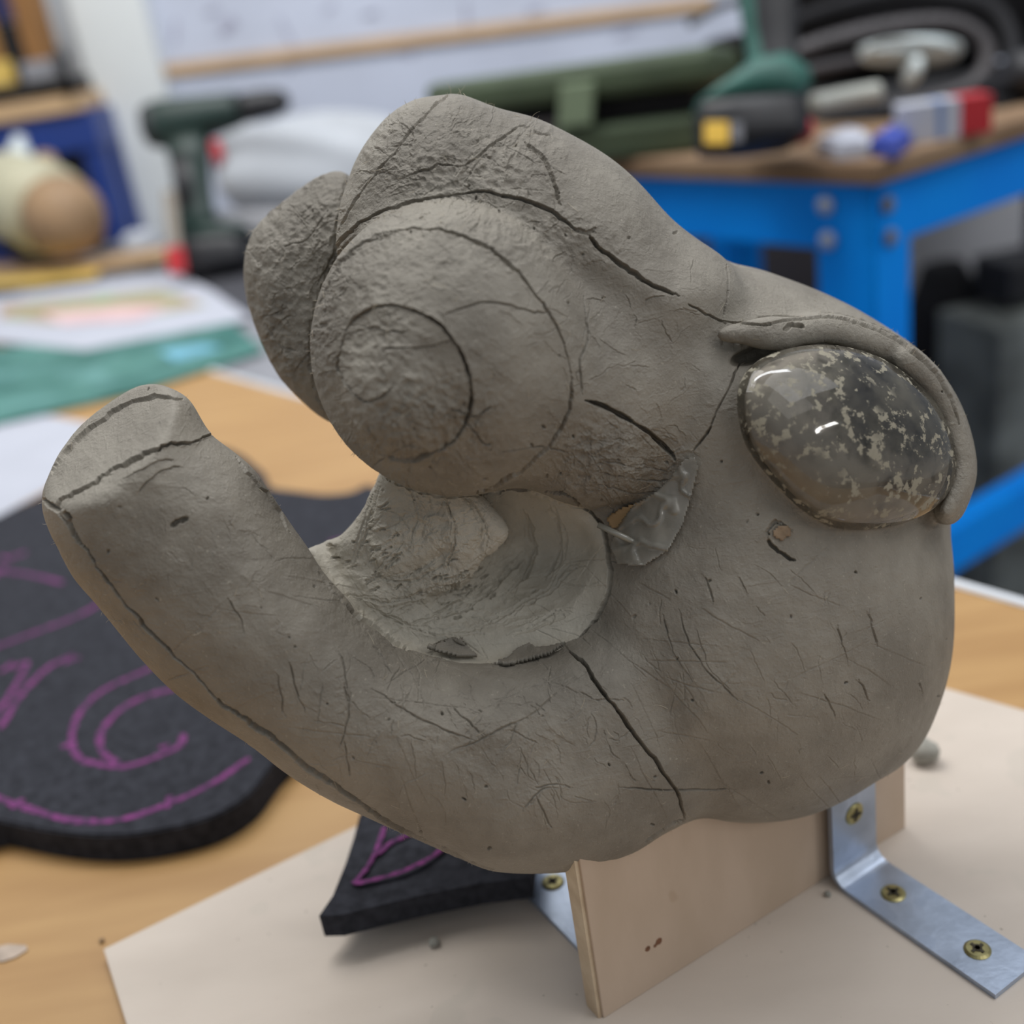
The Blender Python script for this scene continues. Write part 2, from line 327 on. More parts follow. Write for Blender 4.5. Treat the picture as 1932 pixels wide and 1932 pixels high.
# ------------------------------------------------------------------ THE CLAY HEAD
UN = .30/FPX; D0 = .300                       # head modelling units: one unit = .14 mm at the head's distance
h = 7.0; X0, X1, Y0, Y1, Z0, Z1 = 30, 1880, 120, 1700, -640, 420
gx = np.arange(X0, X1, h, dtype=np.float32); gy = np.arange(Y0, Y1, h, dtype=np.float32); gz = np.arange(Z0, Z1, h, dtype=np.float32)
GX, GY = np.meshgrid(gx, gy, indexing='ij')
def sd2(poly, blur=2):
    P = np.array(poly, float); n = len(P); d = np.full(GX.shape, 1e9); ins = np.zeros(GX.shape, bool)
    for i in range(n):
        a, b = P[i], P[(i+1) % n]; e = b-a; wx = GX-a[0]; wy = GY-a[1]
        t = np.clip((wx*e[0]+wy*e[1])/(e@e+1e-9), 0, 1); d = np.minimum(d, (wx-t*e[0])**2+(wy-t*e[1])**2)
        c1 = (a[1] <= GY) != (b[1] <= GY)
        with np.errstate(divide='ignore', invalid='ignore'):
            xi = a[0]+(GY-a[1])*e[0]/(e[1] if abs(e[1]) > 1e-9 else 1e-9)
        ins ^= c1 & (GX < xi)
    d = np.sqrt(d); d = np.where(ins, d, -d)                # positive inside
    k = np.array([1, 4, 6, 4, 1])/16.
    for _ in range(blur):
        q = np.pad(d, 2, mode='edge'); q = sum(k[i]*q[i:i+d.shape[0]] for i in range(5)); d = sum(k[i]*q[:, i:i+d.shape[1]] for i in range(5))
    return d.astype(np.float32)
def inflate(din, zc, T, R):
    """solid of outline field din, centre depth zc (array or scalar), half thickness T, edge rounding R"""
    d = din[:, :, None]; zc = np.asarray(zc, np.float32); zc = zc[:, :, None] if zc.ndim == 2 else zc
    w = np.maximum(np.abs(gz[None, None, :]-zc)-(T-R), 0); q = np.maximum(R-d, 0)
    return (np.sqrt(q*q+w*w)-R).astype(np.float32)
def smin(a, b, k): hh = np.maximum(k-np.abs(a-b), 0)/k; return np.minimum(a, b)-hh*hh*k*.25
def smax(a, b, k): return -smin(-a, -b, k)
def ell(c, r, rotz=0, roty=0):
    x = GX[:, :, None]-c[0]; y = GY[:, :, None]-c[1]; z = gz[None, None, :]-c[2]
    ca, sa = math.cos(rotz), math.sin(rotz); x, y = x*ca+y*sa, -x*sa+y*ca
    ca, sa = math.cos(roty), math.sin(roty); x, z = x*ca+z*sa, -x*sa+z*ca
    k0 = np.sqrt((x/r[0])**2+(y/r[1])**2+(z/r[2])**2); k1 = np.sqrt((x/r[0]**2)**2+(y/r[1]**2)**2+(z/r[2]**2)**2)+1e-9
    return (k0*(k0-1)/k1).astype(np.float32)
def cone(a, b, ra, rb):
    a = np.array(a, np.float32); b = np.array(b, np.float32); e = b-a
    x = GX[:, :, None]-a[0]; y = GY[:, :, None]-a[1]; z = gz[None, None, :]-a[2]
    t = np.clip((x*e[0]+y*e[1]+z*e[2])/(e@e), 0, 1)
    return (np.sqrt((x-t*e[0])**2+(y-t*e[1])**2+(z-t*e[2])**2)-(ra+(rb-ra)*t)).astype(np.float32)
def SP(p, n=4): return smoothpath(p, n, True)
cheek = [(1185, 500), (1265, 430), (1310, 447), (1370, 492), (1430, 507), (1500, 531), (1560, 555), (1620, 585), (1680, 622), (1735, 662), (1775, 712), (1800, 755), (1814, 800), (1816, 850),
         (1806, 900), (1796, 960), (1794, 1010), (1799, 1060), (1801, 1120), (1800, 1200), (1791, 1270), (1770, 1340), (1742, 1400), (1700, 1447), (1650, 1476), (1610, 1501), (1560, 1526),
         (1500, 1545), (1420, 1553), (1340, 1549), (1290, 1548), (1245, 1545), (1180, 1510), (1120, 1400), (1090, 1250), (1120, 1100), (1130, 960), (1100, 800), (1120, 620)]
jaw = [(345, 742), (365, 762), (382, 792), (402, 822), (440, 850), (480, 885), (515, 935), (548, 985), (580, 1030), (612, 1080), (650, 1120), (690, 1165), (745, 1208), (800, 1235), (870, 1250), (930, 1250),
       (1000, 1240), (1070, 1215), (1150, 1190), (1260, 1220), (1330, 1350), (1340, 1480), (1290, 1552), (1250, 1577), (1200, 1610), (1150, 1632), (1080, 1646), (1000, 1650), (930, 1645), (880, 1627), (800, 1592),
       (700, 1547), (620, 1510), (540, 1461), (470, 1406), (400, 1361), (330, 1310), (270, 1250), (220, 1190), (180, 1140), (140, 1095), (115, 1050), (95, 1010), (80, 970), (78, 932), (90, 898), (112, 856), (150, 805),
       (200, 763), (255, 729), (300, 724)]
upper = [(655, 345), (672, 300), (700, 255), (740, 212), (785, 187), (830, 180), (870, 178), (940, 204), (1010, 222), (1080, 255), (1140, 290), (1185, 325), (1220, 360), (1265, 410), (1310, 447), (1370, 492),
         (1400, 560), (1360, 640), (1250, 680), (1000, 600), (700, 600), (640, 500), (640, 400)]
lobe = [(656, 330), (640, 320), (600, 335), (560, 360), (510, 402), (474, 443), (460, 500), (464, 560), (479, 610), (500, 662), (530, 716), (570, 757), (610, 790), (655, 801), (740, 760), (780, 600), (740, 400)]
mback = [(588, 1042), (612, 1030), (640, 1020), (668, 992), (690, 960), (705, 925), (716, 900), (730, 862), (780, 800), (900, 760), (1200, 800), (1250, 1000), (1200, 1300), (900, 1350), (700, 1300), (620, 1150)]
mcut = [(480, 880), (515, 925), (550, 985), (590, 1048), (640, 1110), (680, 1155), (740, 1203), (800, 1231), (870, 1246), (930, 1248), (1000, 1236), (1065, 1211), (1115, 1178), (1143, 1130), (1152, 1080),
        (1148, 1020), (1124, 975), (1090, 945), (1040, 915), (900, 840), (760, 760), (640, 720), (520, 760)]
jc = sd2(SP(cheek)); jj = sd2(SP(jaw)); ju = sd2(SP(upper)); jl = sd2(SP(lobe)); jm = sd2(SP(mback)); jk = sd2(SP(mcut), 3)
V = inflate(jc, -250 + 0*GX, 330, 330)
V = smin(V, ell((1440, 1180, -150), (330, 340, 235)), 60)                      # full cheek
jz = -20-.16*np.clip(GX-500, 0, 2000)+.10*np.clip(500-GX, 0, 600)
Jw = inflate(jj, jz, 190, 172)
Jw = smax(Jw, inflate(jj, jz, 190, 20), 5)
# cut of the jaw tip
nn = np.array([-.50, -.66, .56]); nn /= np.linalg.norm(nn)
pl_ = ((GX[:, :, None]-225)*nn[0]+(GY[:, :, None]-832)*nn[1]+(gz[None, None, :]-95)*nn[2]).astype(np.float32)
Jw = smax(Jw, pl_, 10)
MB = inflate(jm, -300, 225, 70)
cut = inflate(jk, 150-42*np.clip((GX-930)/60, 0, 1)*np.clip((1130-GY)/90, 0, 1)+115*np.clip((940-GX)/170, 0, 1)*np.clip((1180-GY)/120, 0, 1), 330, 250)
V = smin(V, MB, 40)
V = smin(V, Jw, 45)
V = smax(V, -cut, 16)
jw1 = sd2(SP([(625, 1035), (640, 1016), (690, 958), (728, 880), (760, 862), (830, 880), (890, 920), (935, 965), (957, 1002), (938, 1035), (905, 1060), (885, 1095), (845, 1110), (770, 1135), (690, 1140)]), 0)
jw2 = sd2(SP([(720, 900), (790, 880), (850, 905), (890, 960), (905, 1010), (885, 1050), (862, 1085), (850, 1040), (800, 1060), (740, 1090), (700, 1040)]), 0)
tl = (-150+.10*(GX-640)-.12*(GY-1000)).astype(np.float32)
V = smin(V, inflate(jw1, tl, 84, 26), 10)
V = smin(V, inflate(jw2, tl+9, 92, 24), 9)
V = smin(V, ell((700, 1120, -130), (90, 40, 62), .6), 26)
V = smin(V, cone((640, 1040, -150), (596, 1052, -130), 16, 12), 22)
Upp = inflate(ju, -110 + 0*GX, 215, 200)
Sn = smin(ell((842, 652, 72), (256, 276, 238)), cone((900, 690, 20), (1290, 740, -130), 235, 165), 50)
Sn = smin(Sn, cone((1120, 840, -20), (1240, 850, -110), 120, 80), 60)
Sn = smin(Sn, ell((770, 722, 215), (120, 140, 95)), 14)
S2 = smin(Upp, Sn, (14+110*np.clip((GX-980)/260, 0, 1))[:, :, None].astype(np.float32))
S2 = smin(S2, inflate(jl, -300, 135, 128), 12)
V = smin(V, S2, 26)
del Upp, Sn, S2, cut, MB, Jw, pl_
def frontz(V):
    neg = V < 0; fl = neg[:, :, ::-1]; any_ = neg.any(2); k = gz.size-1-fl.argmax(2)
    k = np.clip(k, 0, gz.size-2); I, J = np.indices(k.shape)
    a = V[I, J, k]; b = V[I, J, k+1]; t = a/(a-b+1e-9)
    return np.where(any_, gz[k]+t*h, np.nan).astype(np.float32)
def sampler(F):
    F = np.asarray(F)
    def s(x, y):
        u = np.clip((np.asarray(x)-X0)/h, 0, F.shape[0]-1.01); v = np.clip((np.asarray(y)-Y0)/h, 0, F.shape[1]-1.01)
        i = u.astype(int); j = v.astype(int); fu = u-i; fv = v-j
        return F[i, j]*(1-fu)*(1-fv)+F[i+1, j]*fu*(1-fv)+F[i, j+1]*(1-fu)*fv+F[i+1, j+1]*fu*fv
    return s
H1 = frontz(V); hz = sampler(np.nan_to_num(H1, nan=-400))
# eye: outline, base plane, plinth, lids
eyeo = SP([(1390, 765), (1398, 718), (1428, 682), (1478, 660), (1540, 650), (1600, 655), (1660, 674), (1715, 708), (1760, 752), (1790, 805), (1804, 862), (1800, 905), (1778, 945), (1728, 979), (1655, 998),
           (1575, 996), (1512, 962), (1452, 902), (1406, 838)], 6)
EC = np.array([1598., 822.])
rim = hz(eyeo[:, 0], eyeo[:, 1]); A_ = np.c_[eyeo-EC, np.ones(len(eyeo))]
rr = np.maximum(rim, np.median(rim)-150); cf = np.linalg.lstsq(A_, rr, rcond=None)[0]
cf = np.array([-.40, .14, 20+8.])
def eplane(x, y): return cf[0]*(x-EC[0])+cf[1]*(y-EC[1])+cf[2]+8
print('eye plane', cf)

je = sd2(EC+(eyeo-EC)*.94, 0)
pz = (eplane(GX, GY)).astype(np.float32)
pli = np.maximum(-je[:, :, None], np.abs(gz[None, None, :]-(pz[:, :, None]-110))-104).astype(np.float32)
V = smin(V, pli, 22)
V = smax(V, -ell((1428, 668, float(hz(1428, 668))+6), (54, 17, 60), -.3), 10)
rim2 = np.maximum(-je[:, :, None]-26, 0)
lid = smoothpath([(1362, 632), (1400, 628), (1450, 630), (1505, 626), (1560, 620), (1620, 634), (1675, 656), (1725, 690), (1765, 735), (1795, 790), (1812, 850), (1814, 900), (1798, 945), (1785, 965)], 3)
def lidz(p):
    return max(float(hz(p[0], p[1])), float(eplane(*p))-25) if p[0] < 1700 else float(eplane(*p))-4
LR = [5, 10, 21, 22, 22, 23, 23, 22, 21, 20, 19, 18, 16, 12]
for i in range(0, len(lid)-1):
    ra = np.interp(i/3, range(14), LR); rb = np.interp((i+1)/3, range(14), LR)
    a = (lid[i][0], lid[i][1], lidz(lid[i])-6-max(0, 6-i)*3); b = (lid[i+1][0], lid[i+1][1], lidz(lid[i+1])-6-max(0, 5-i)*3)
    lo_ = np.array([min(a[0], b[0])-70, min(a[1], b[1])-70]); ix = slice(max(0, int((lo_[0]-X0)/h)), int((max(a[0], b[0])+70-X0)/h)); iy = slice(max(0, int((lo_[1]-Y0)/h)), int((max(a[1], b[1])+70-Y0)/h))
    GXs, GYs = GX, GY; GX, GY = GX[ix, iy], GY[ix, iy]; cseg = cone(a, b, ra, rb); GX, GY = GXs, GYs
    V[ix, iy] = smin(V[ix, iy], cseg, 24 if i < 8 else 10)
# brow fold above the lid and the backing behind the lid
def seg(a, b, ra, rb, k, dz=0):
    global GX, GY
    ix = slice(max(0, int((min(a[0], b[0])-120-X0)/h)), int((max(a[0], b[0])+120-X0)/h)); iy = slice(max(0, int((min(a[1], b[1])-120-Y0)/h)), int((max(a[1], b[1])+120-Y0)/h))
    g1, g2 = GX, GY; GX, GY = GX[ix, iy], GY[ix, iy]; cs = cone(a, b, ra, rb); GX, GY = g1, g2; V[ix, iy] = smin(V[ix, iy], cs, k)
for i in range(9, len(lid)-1):
    for dz, rad in ((-38, 21), (-75, 24)):
        seg((*lid[i], lidz(lid[i])+dz), (*lid[i+1], lidz(lid[i+1])+dz), rad, rad, 14)
H1 = frontz(V)
hz = sampler(np.nan_to_num(H1, nan=-400))

def surface_nets(V):
    s = V < 0
    cs = sum(s[i:s.shape[0]-1+i, j:s.shape[1]-1+j, k:s.shape[2]-1+k].astype(np.int8) for i in (0, 1) for j in (0, 1) for k in (0, 1))
    act = (cs > 0) & (cs < 8); I, J, K = np.nonzero(act); idx = np.full(act.shape, -1, np.int32); idx[I, J, K] = np.arange(len(I))
    acc = np.zeros((len(I), 3)); cnt = np.zeros(len(I))
    cor = [(a, b, c) for a in (0, 1) for b in (0, 1) for c in (0, 1)]
    for a in cor:
        for ax in range(3):
            if a[ax]: continue
            b = list(a); b[ax] = 1
            va = V[I+a[0], J+a[1], K+a[2]]; vb = V[I+b[0], J+b[1], K+b[2]]; m = (va < 0) != (vb < 0)
            t = va/(va-vb+1e-12)
            p = np.tile(np.array(a, float), (len(I), 1)); p[:, ax] += t
            acc[m] += p[m]; cnt[m] += 1
    P = acc/cnt[:, None]+np.c_[I, J, K]
    quads = []
    for ax in range(3):
        b = [slice(None)]*3; b2 = [slice(None)]*3; b[ax] = slice(0, -1); b2[ax] = slice(1, None)
        m = s[tuple(b)] != s[tuple(b2)]; sg = s[tuple(b)]
        o1, o2 = [(1, 2), (2, 0), (0, 1)][ax]
        i = np.array(np.nonzero(m)); ok = (i[o1] > 0) & (i[o2] > 0) & (i[o1] < act.shape[o1]) & (i[o2] < act.shape[o2]); i = i[:, ok]
        f = sg[tuple(i)]
        def g(d1, d2): j = i.copy(); j[o1] -= d1; j[o2] -= d2; return idx[tuple(j)]
        q = np.c_[g(1, 1), g(0, 1), g(0, 0), g(1, 0)]; q[~f] = q[~f][:, ::-1]; quads.append(q)
    q = np.concatenate(quads); q = q[(q >= 0).all(1)]
    return P*h+np.array([X0, Y0, Z0]), np.r_[q[:, [0, 1, 2]], q[:, [0, 2, 3]]]
Pv, T = surface_nets(V)
def world(P):
    rays = FW+((P[:, 0:1]-966)/FPX)*RT+((966-P[:, 1:2])/FPX)*UP
    return CAM+rays*(D0-P[:, 2:3]*UN)
def vnorm(P, T):
    n = np.cross(P[T[:, 1]]-P[T[:, 0]], P[T[:, 2]]-P[T[:, 0]]); out = np.zeros_like(P)
    for k in range(3):
        for c in range(3): out[:, c] += np.bincount(T[:, k], n[:, c], len(P))
    return out/(np.linalg.norm(out, axis=1, keepdims=True)+1e-12)
# light smoothing of the net
def smooth(P, T, it, lam=.5):
    e = np.r_[T[:, [0, 1]], T[:, [1, 2]], T[:, [2, 0]]]
    dg = np.bincount(e[:, 0], minlength=len(P))[:, None]
    for i in range(it):
        q = np.zeros_like(P)
        for c in range(3): q[:, c] = np.bincount(e[:, 0], P[e[:, 1], c], len(P))
        P = P+(lam if i % 2 == 0 else -lam*1.03)*(q/np.maximum(dg, 1)-P)
    return P
Pv = smooth(Pv, T, 6)
nrm = vnorm(Pv, T)
k = Pv[:, 2].argmax()
if nrm[k, 2] < 0: T = T[:, ::-1].copy(); nrm = -nrm
# ---- displacement picture of the visible side (units = px of depth), cracks as traced on the sculpture
SZ = 1932
DM = np.zeros((SZ, SZ), np.float32)      # grooves: min
RM = np.zeros((SZ, SZ), np.float32)      # raised
MK = np.zeros((SZ, SZ), np.float32)      # refinement level
def wob(P, amp, st=7):
    P = smoothpath(P, 6); out = [P[0]]
    for a, b in zip(P, P[1:]):
        n = max(1, int(np.linalg.norm(b-a)/st))
        for i in range(1, n+1): out.append(a+(b-a)*i/n)
    out = np.array(out); n = len(out)
    if n > 3:
        w1_ = rng.normal(0, amp*.55, (n, 2)); w2_ = rng.normal(0, amp*1.1, (n//4+3, 2)); t = np.linspace(0, n//4+1.5, n)
        w1_ += np.c_[np.interp(t, range(len(w2_)), w2_[:, 0]), np.interp(t, range(len(w2_)), w2_[:, 1])]
        out[1:-1] += w1_[1:-1]
    return out
def crack(P, hw, dep, step=0, amp=1.6, lvl=2, taper=True, side=1):
    P = wob(P, amp); n = len(P); wv = 1.
    for i in range(n-1):
        t = (i+.5)/(n-1); tp_ = min(1, 5*min(t, 1-t)+.25) if taper else 1
        wv = float(np.clip(wv+rng.normal(0, .16)+.08*(1-wv), .35, 1.6)); w = hw*tp_*wv; d = dep*tp_*(.9+.2*rng.random())*min(1, wv); m = int(w+26 if step else w+9)
        a, b = P[i], P[i+1]
        x0 = int(max(0, min(a[0], b[0])-m)); x1 = int(min(SZ, max(a[0], b[0])+m+1)); y0 = int(max(0, min(a[1], b[1])-m)); y1 = int(min(SZ, max(a[1], b[1])+m+1))
        if x1 <= x0 or y1 <= y0: continue
        yy, xx = np.mgrid[y0:y1, x0:x1]; e = b-a; wx = xx-a[0]; wy = yy-a[1]; L2 = e@e+1e-6
        tt = np.clip((wx*e[0]+wy*e[1])/L2, 0, 1); ds = np.hypot(wx-tt*e[0], wy-tt*e[1])
        g = -d*np.clip(1-(ds/(w+.6))**2, 0, 1)**.7
        DM[y0:y1, x0:x1] = np.minimum(DM[y0:y1, x0:x1], g)
        if step:
            sd = (wx*e[1]-wy*e[0])*side
            r = np.where(sd > 0, step*tp_*np.exp(-ds/11.), 0)
            RM[y0:y1, x0:x1] = np.maximum(RM[y0:y1, x0:x1], r)
        MK[y0:y1, x0:x1] = np.maximum(MK[y0:y1, x0:x1], np.where(ds < w+5, lvl, 0))
# the named cracks
crack([(112, 962), (128, 985), (150, 1022), (180, 1062), (215, 1112), (270, 1177), (330, 1237), (400, 1310), (470, 1360), (540, 1410), (600, 1460), (660, 1500), (720, 1540), (800, 1588), (860, 1613), (930, 1640)], 3.2, 17, 3, side=-1)
crack([(112, 962), (130, 940), (170, 920), (215, 890), (260, 865), (300, 845), (350, 832), (400, 820)], 3.4, 17, 4, taper=False, amp=2.4)
crack([(100, 895), (132, 850), (180, 806), (232, 768), (290, 750), (345, 753)], 3.0, 9, 3)
crack([(124, 965), (138, 995), (160, 1030)], 4.5, 20)
crack([(97, 1018), (113, 1060), (140, 1110)], 4.0, 18)
crack([(80, 940), (92, 950), (112, 960)], 3, 14)
crack([(445, 862), (480, 905), (520, 955), (548, 1003)], 1.6, 6, 1)
crack([(655, 1143), (700, 1178), (745, 1212), (765, 1225)], 4.2, 20)
crack([(600, 1080), (630, 1118), (655, 1146)], 1.0, 3)
crack([(765, 1225), (800, 1240), (850, 1250)], 1.6, 6, 3)
crack([(930, 1256), (960, 1250), (1000, 1240), (1040, 1224), (1062, 1217)], 3.6, 14, 4)
crack([(1030, 924), (1062, 926), (1090, 942), (1118, 970), (1142, 1010), (1150, 1060), (1149, 1110), (1128, 1160), (1090, 1205)], 3.2, 15, 3)
crack([(1074, 1230), (1100, 1255), (1130, 1295), (1160, 1335), (1200, 1385), (1240, 1440), (1275, 1495), (1292, 1546)], 3.0, 16, 3)
crack([(1165, 1486), (1275, 1492), (1388, 1490)], 1.0, 5, amp=.8)
crack([(1290, 1548), (1260, 1562), (1220, 1590)], 1.6, 8)
crack([(648, 660), (662, 612), (700, 583), (745, 578), (790, 590), (830, 615), (864, 655), (884, 710), (889, 760), (876, 800), (845, 835), (800, 858), (750, 863), (722, 852)], 3.4, 15, 5, amp=1.3)
crack([(648, 660), (645, 692), (660, 730), (690, 757), (722, 745), (742, 722)], 2.2, 9, 4)
crack([(604, 575), (630, 520), (655, 488), (700, 455), (780, 435), (840, 440), (900, 460), (950, 492), (1000, 543), (1040, 600), (1063, 650), (1077, 710)], 2.8, 11, 4, side=-1)
crack([(1077, 710), (1078, 750), (1062, 795), (1025, 845), (980, 885), (935, 914), (905, 926)], 2.6, 10, 2)
crack([(975, 888), (935, 914), (900, 928)], 3.6, 15)
crack([(690, 800), (722, 850), (750, 864)], 2, 6)
crack([(600, 540), (625, 490), (655, 445), (690, 418), (750, 391), (820, 373), (900, 365), (970, 374), (1030, 395), (1080, 430), (1112, 445)], 2.4, 11, 4)
crack([(1112, 447), (1140, 475), (1190, 510), (1240, 540), (1282, 558)], 3.0, 14, 2)
crack([(1085, 432), (1105, 440), (1122, 432)], 3, 6, 4)
crack([(846, 180), (820, 202), (785, 236), (750, 282), (712, 325), (682, 365), (658, 405), (642, 440)], 4.4, 11, 3, amp=1)
crack([(1103, 755), (1150, 772), (1200, 800), (1240, 830), (1274, 866)], 4.0, 20, amp=1)
crack([(1396, 684), (1375, 730), (1352, 780), (1332, 820), (1308, 852)], 2.0, 11, amp=1)
crack([(1371, 500), (1372, 560), (1363, 607)], 1.4, 7, amp=.8)
crack([(1363, 605), (1430, 614), (1500, 607), (1560, 600), (1640, 618), (1700, 646), (1750, 688), (1790, 742), (1812, 800)], 2.4, 12, 3.5, amp=1)
crack([(1478, 622), (1495, 616), (1515, 618)], 3, 9)
crack([(1300, 574), (1340, 595), (1370, 612)], 1.4, 6)
crack([(745, 345), (830, 312), (882, 310), (940, 265), (980, 240), (1012, 252), (1040, 258)], 1.4, 5, 2)
crack([(990, 270), (1020, 300), (1045, 345), (1058, 388)], 2.4, 8, 3)
crack([(1100, 560), (1106, 630), (1096, 700), (1098, 745)], 1.4, 5)
crack([(1110, 575), (1103, 640)], 1, 4)
crack([(830, 600), (870, 580), (930, 573), (1000, 585), (1030, 592)], 1.2, 4)
crack([(1450, 1018), (1468, 1040), (1500, 1057)], 2.6, 12)
crack([(1448, 1015), (1450, 995), (1470, 985), (1495, 1000)], 3, 6, 5)
crack([(325, 992), (338, 984), (352, 976)], 3.4, 10)
crack([(882, 788), (905, 780), (925, 768)], 1.4, 5, 3); crack([(850, 770), (880, 775), (890, 750)], 1.4, 5, 2); crack([(880, 795), (905, 830), (925, 835)], 1.4, 5, 2)
crack([(652, 632), (700, 618), (740, 628), (770, 625)], 1.5, 4, 3); crack([(720, 660), (770, 655), (830, 650), (860, 640)], 1.3, 4, 2)
crack([(640, 500), (655, 490), (672, 480)], 4, 8, 4); crack([(700, 455), (720, 445), (745, 440), (735, 452), (700, 462)], 1.6, 5, 5)
for P in ([(1395, 1090), (1412, 1122)], [(1280, 1150), (1300, 1215), (1340, 1275), (1400, 1325)], [(1315, 1190), (1340, 1262), (1378, 1302)], [(1330, 1090), (1345, 1135)], [(1620, 1282), (1640, 1322)],
          [(1250, 1160), (1270, 1230), (1310, 1290)], [(1580, 1180), (1600, 1250)], [(545, 1250), (560, 1310), (575, 1340)], [(640, 1235), (655, 1300), (660, 1330)], [(520, 1270), (540, 1350)], [(705, 1220), (740, 1270)],
          [(1010, 1485), (1045, 1480), (1080, 1486)], [(1010, 1500), (1040, 1560)], [(985, 1530), (1020, 1490), (1060, 1484)], [(700, 1300), (800, 1360), (900, 1400)], [(850, 1330), (910, 1390)], [(840, 1425), (1000, 1350), (1060, 1300)],
          [(1640, 1150), (1655, 1220)], [(1555, 1310), (1575, 1350)], [(1735, 1290), (1742, 1310)], [(650, 1400), (660, 1460)], [(640, 1410), (655, 1350), (650, 1290)], [(430, 1130), (455, 1170), (460, 1200)],
          [(230, 905), (300, 870), (330, 868)], [(260, 930), (300, 890), (340, 880)], [(560, 360), (540, 385), (520, 400)], [(500, 610), (530, 650), (560, 660)], [(540, 470), (580, 450), (620, 400)],
          [(1130, 885), (1200, 905), (1260, 905)], [(1110, 905), (1180, 925), (1240, 930)], [(1140, 870), (1200, 880), (1265, 890)], [(940, 850), (1010, 840), (1070, 850)], [(700, 880), (760, 840), (800, 845)]):
    crack(P, 1.0, 3.4, 2, amp=1.4)
# random small wrinkles: denser on the snout and far lobe
def wr(n, cx, cy, sx, sy, ang, sp, ln, dep=3.2, st=1.6):
    for _ in range(n):
        x = cx+rng.uniform(-sx, sx); y = cy+rng.uniform(-sy, sy); a = ang+rng.normal(0, sp); l = ln*rng.uniform(.5, 1.6)
        c1 = rng.normal(0, .35); pts = [(x, y)]
        for q in range(3): a += c1*.5+rng.normal(0, .25); x += math.cos(a)*l/3; y += math.sin(a)*l/3; pts.append((x, y))
        crack(pts, .7, dep*.6*rng.uniform(.3, 1.2), st*.9, amp=.8, lvl=1.2)
wr(90, 860, 330, 190, 110, -.6, .5, 45); wr(70, 560, 520, 80, 190, -.9, .5, 38, 4, 3); wr(100, 830, 720, 220, 190, .3, .8, 40, 2.6)
wr(70, 1150, 870, 110, 60, .35, .4, 45, 3, 2.4); wr(60, 1150, 650, 160, 170, .3, .9, 38); wr(90, 800, 1370, 260, 140, .9, .7, 50, 3, 1.4)
wr(50, 350, 1050, 170, 150, .9, .8, 34, 2.4); wr(60, 1400, 1230, 220, 200, 1.0, .5, 45, 2.2, .8); wr(40, 1100, 1400, 130, 120, .9, .8, 45); wr(40, 780, 820, 130, 60, 1.2, .4, 50, 3.5, 2)
wr(50, 800, 1080, 130, 120, -.4, .5, 60, 4, 2); wr(40, 1000, 1120, 120, 70, -.3, .3, 70, 3, 1.6)
for P_ in ([(705, 905), (690, 980), (655, 1065)], [(800, 1165), (900, 1125), (985, 1040)], [(760, 1185), (860, 1140), (915, 1085)], [(955, 1190), (1060, 1150)], [(825, 920), (852, 990), (838, 1062)],
           [(760, 900), (790, 960), (780, 1040)], [(690, 1090), (770, 1085), (830, 1050)], [(650, 1120), (740, 1130), (820, 1100)], [(985, 960), (1000, 1040), (960, 1110)], [(1040, 950), (1060, 1030), (1030, 1090)],
           [(700, 1150), (800, 1190), (900, 1190)], [(870, 930), (905, 985), (895, 1040)], [(905, 1175), (1010, 1120), (1080, 1060)]):
    for o_ in (0, 7, 15): crack([(x+o_*.8+rng.normal(0, 3), y+o_*.5+rng.normal(0, 3)) for x, y in P_], rng.uniform(1.5, 4), rng.uniform(2, 6), rng.uniform(2, 7), amp=2.2, lvl=1.2, side=rng.choice([-1, 1]))
for _ in range(45): # rough torn spot
    x, y = rng.normal(855, 32), rng.normal(1118, 22); crack([(x, y), (x+rng.uniform(6, 22), y-rng.uniform(2, 14))], 1.6, 8, 5, amp=1, lvl=1.2)
for _ in range(40):
    x, y = rng.normal(700, 30), rng.normal(1050, 40); crack([(x, y), (x+rng.uniform(6, 18), y-rng.uniform(2, 10))], 1.4, 6, 5, amp=1, lvl=1.2)
# long fine tool scratches
for _ in range(60):
    x, y = rng.uniform(300, 1700), rng.uniform(1050, 1480); a_ = rng.choice([.9, -.6, .3])+rng.normal(0, .2); l_ = rng.uniform(60, 190)
    crack([(x, y), (x+math.cos(a_)*l_/2+rng.normal(0, 5), y+math.sin(a_)*l_/2), (x+math.cos(a_)*l_, y+math.sin(a_)*l_)], .6, 1.5, 1.0, amp=.8, lvl=1.0)
# pits
for _ in range(130):
    x, y = rng.uniform(100, 1800), rng.uniform(200, 1600); crack([(x, y), (x+rng.normal(0, 3), y+rng.normal(0, 3))], rng.uniform(.8, 1.8), rng.uniform(3, 7), amp=.3, lvl=1)
def fbm(sz, n=4, seed=0):
    r = np.random.default_rng(seed); out = np.zeros((SZ, SZ), np.float32); amp = 1.
    for o in range(n):
        m = max(2, int(SZ/(sz/2**o)))+2; g = r.random((m, m)).astype(np.float32)-.5
        u = np.linspace(0, m-1.001, SZ); i = u.astype(int); f_ = (u-i); f_ = f_*f_*(3-2*f_)
        a = g[i][:, i]*(1-f_)[None, :]+g[i][:, i+1]*f_[None, :]; b = g[i+1][:, i]*(1-f_)[None, :]+g[i+1][:, i+1]*f_[None, :]
        out += amp*(a*(1-f_)[:, None]+b*f_[:, None]); amp *= .55
    return out
BM_ = fbm(170, 4, 3)*7
yy, xx = np.mgrid[0:SZ, 0:SZ]
def region(cx, cy, rx, ry): return np.clip(1.35-np.hypot((xx-cx)/rx, (yy-cy)/ry), 0, 1)
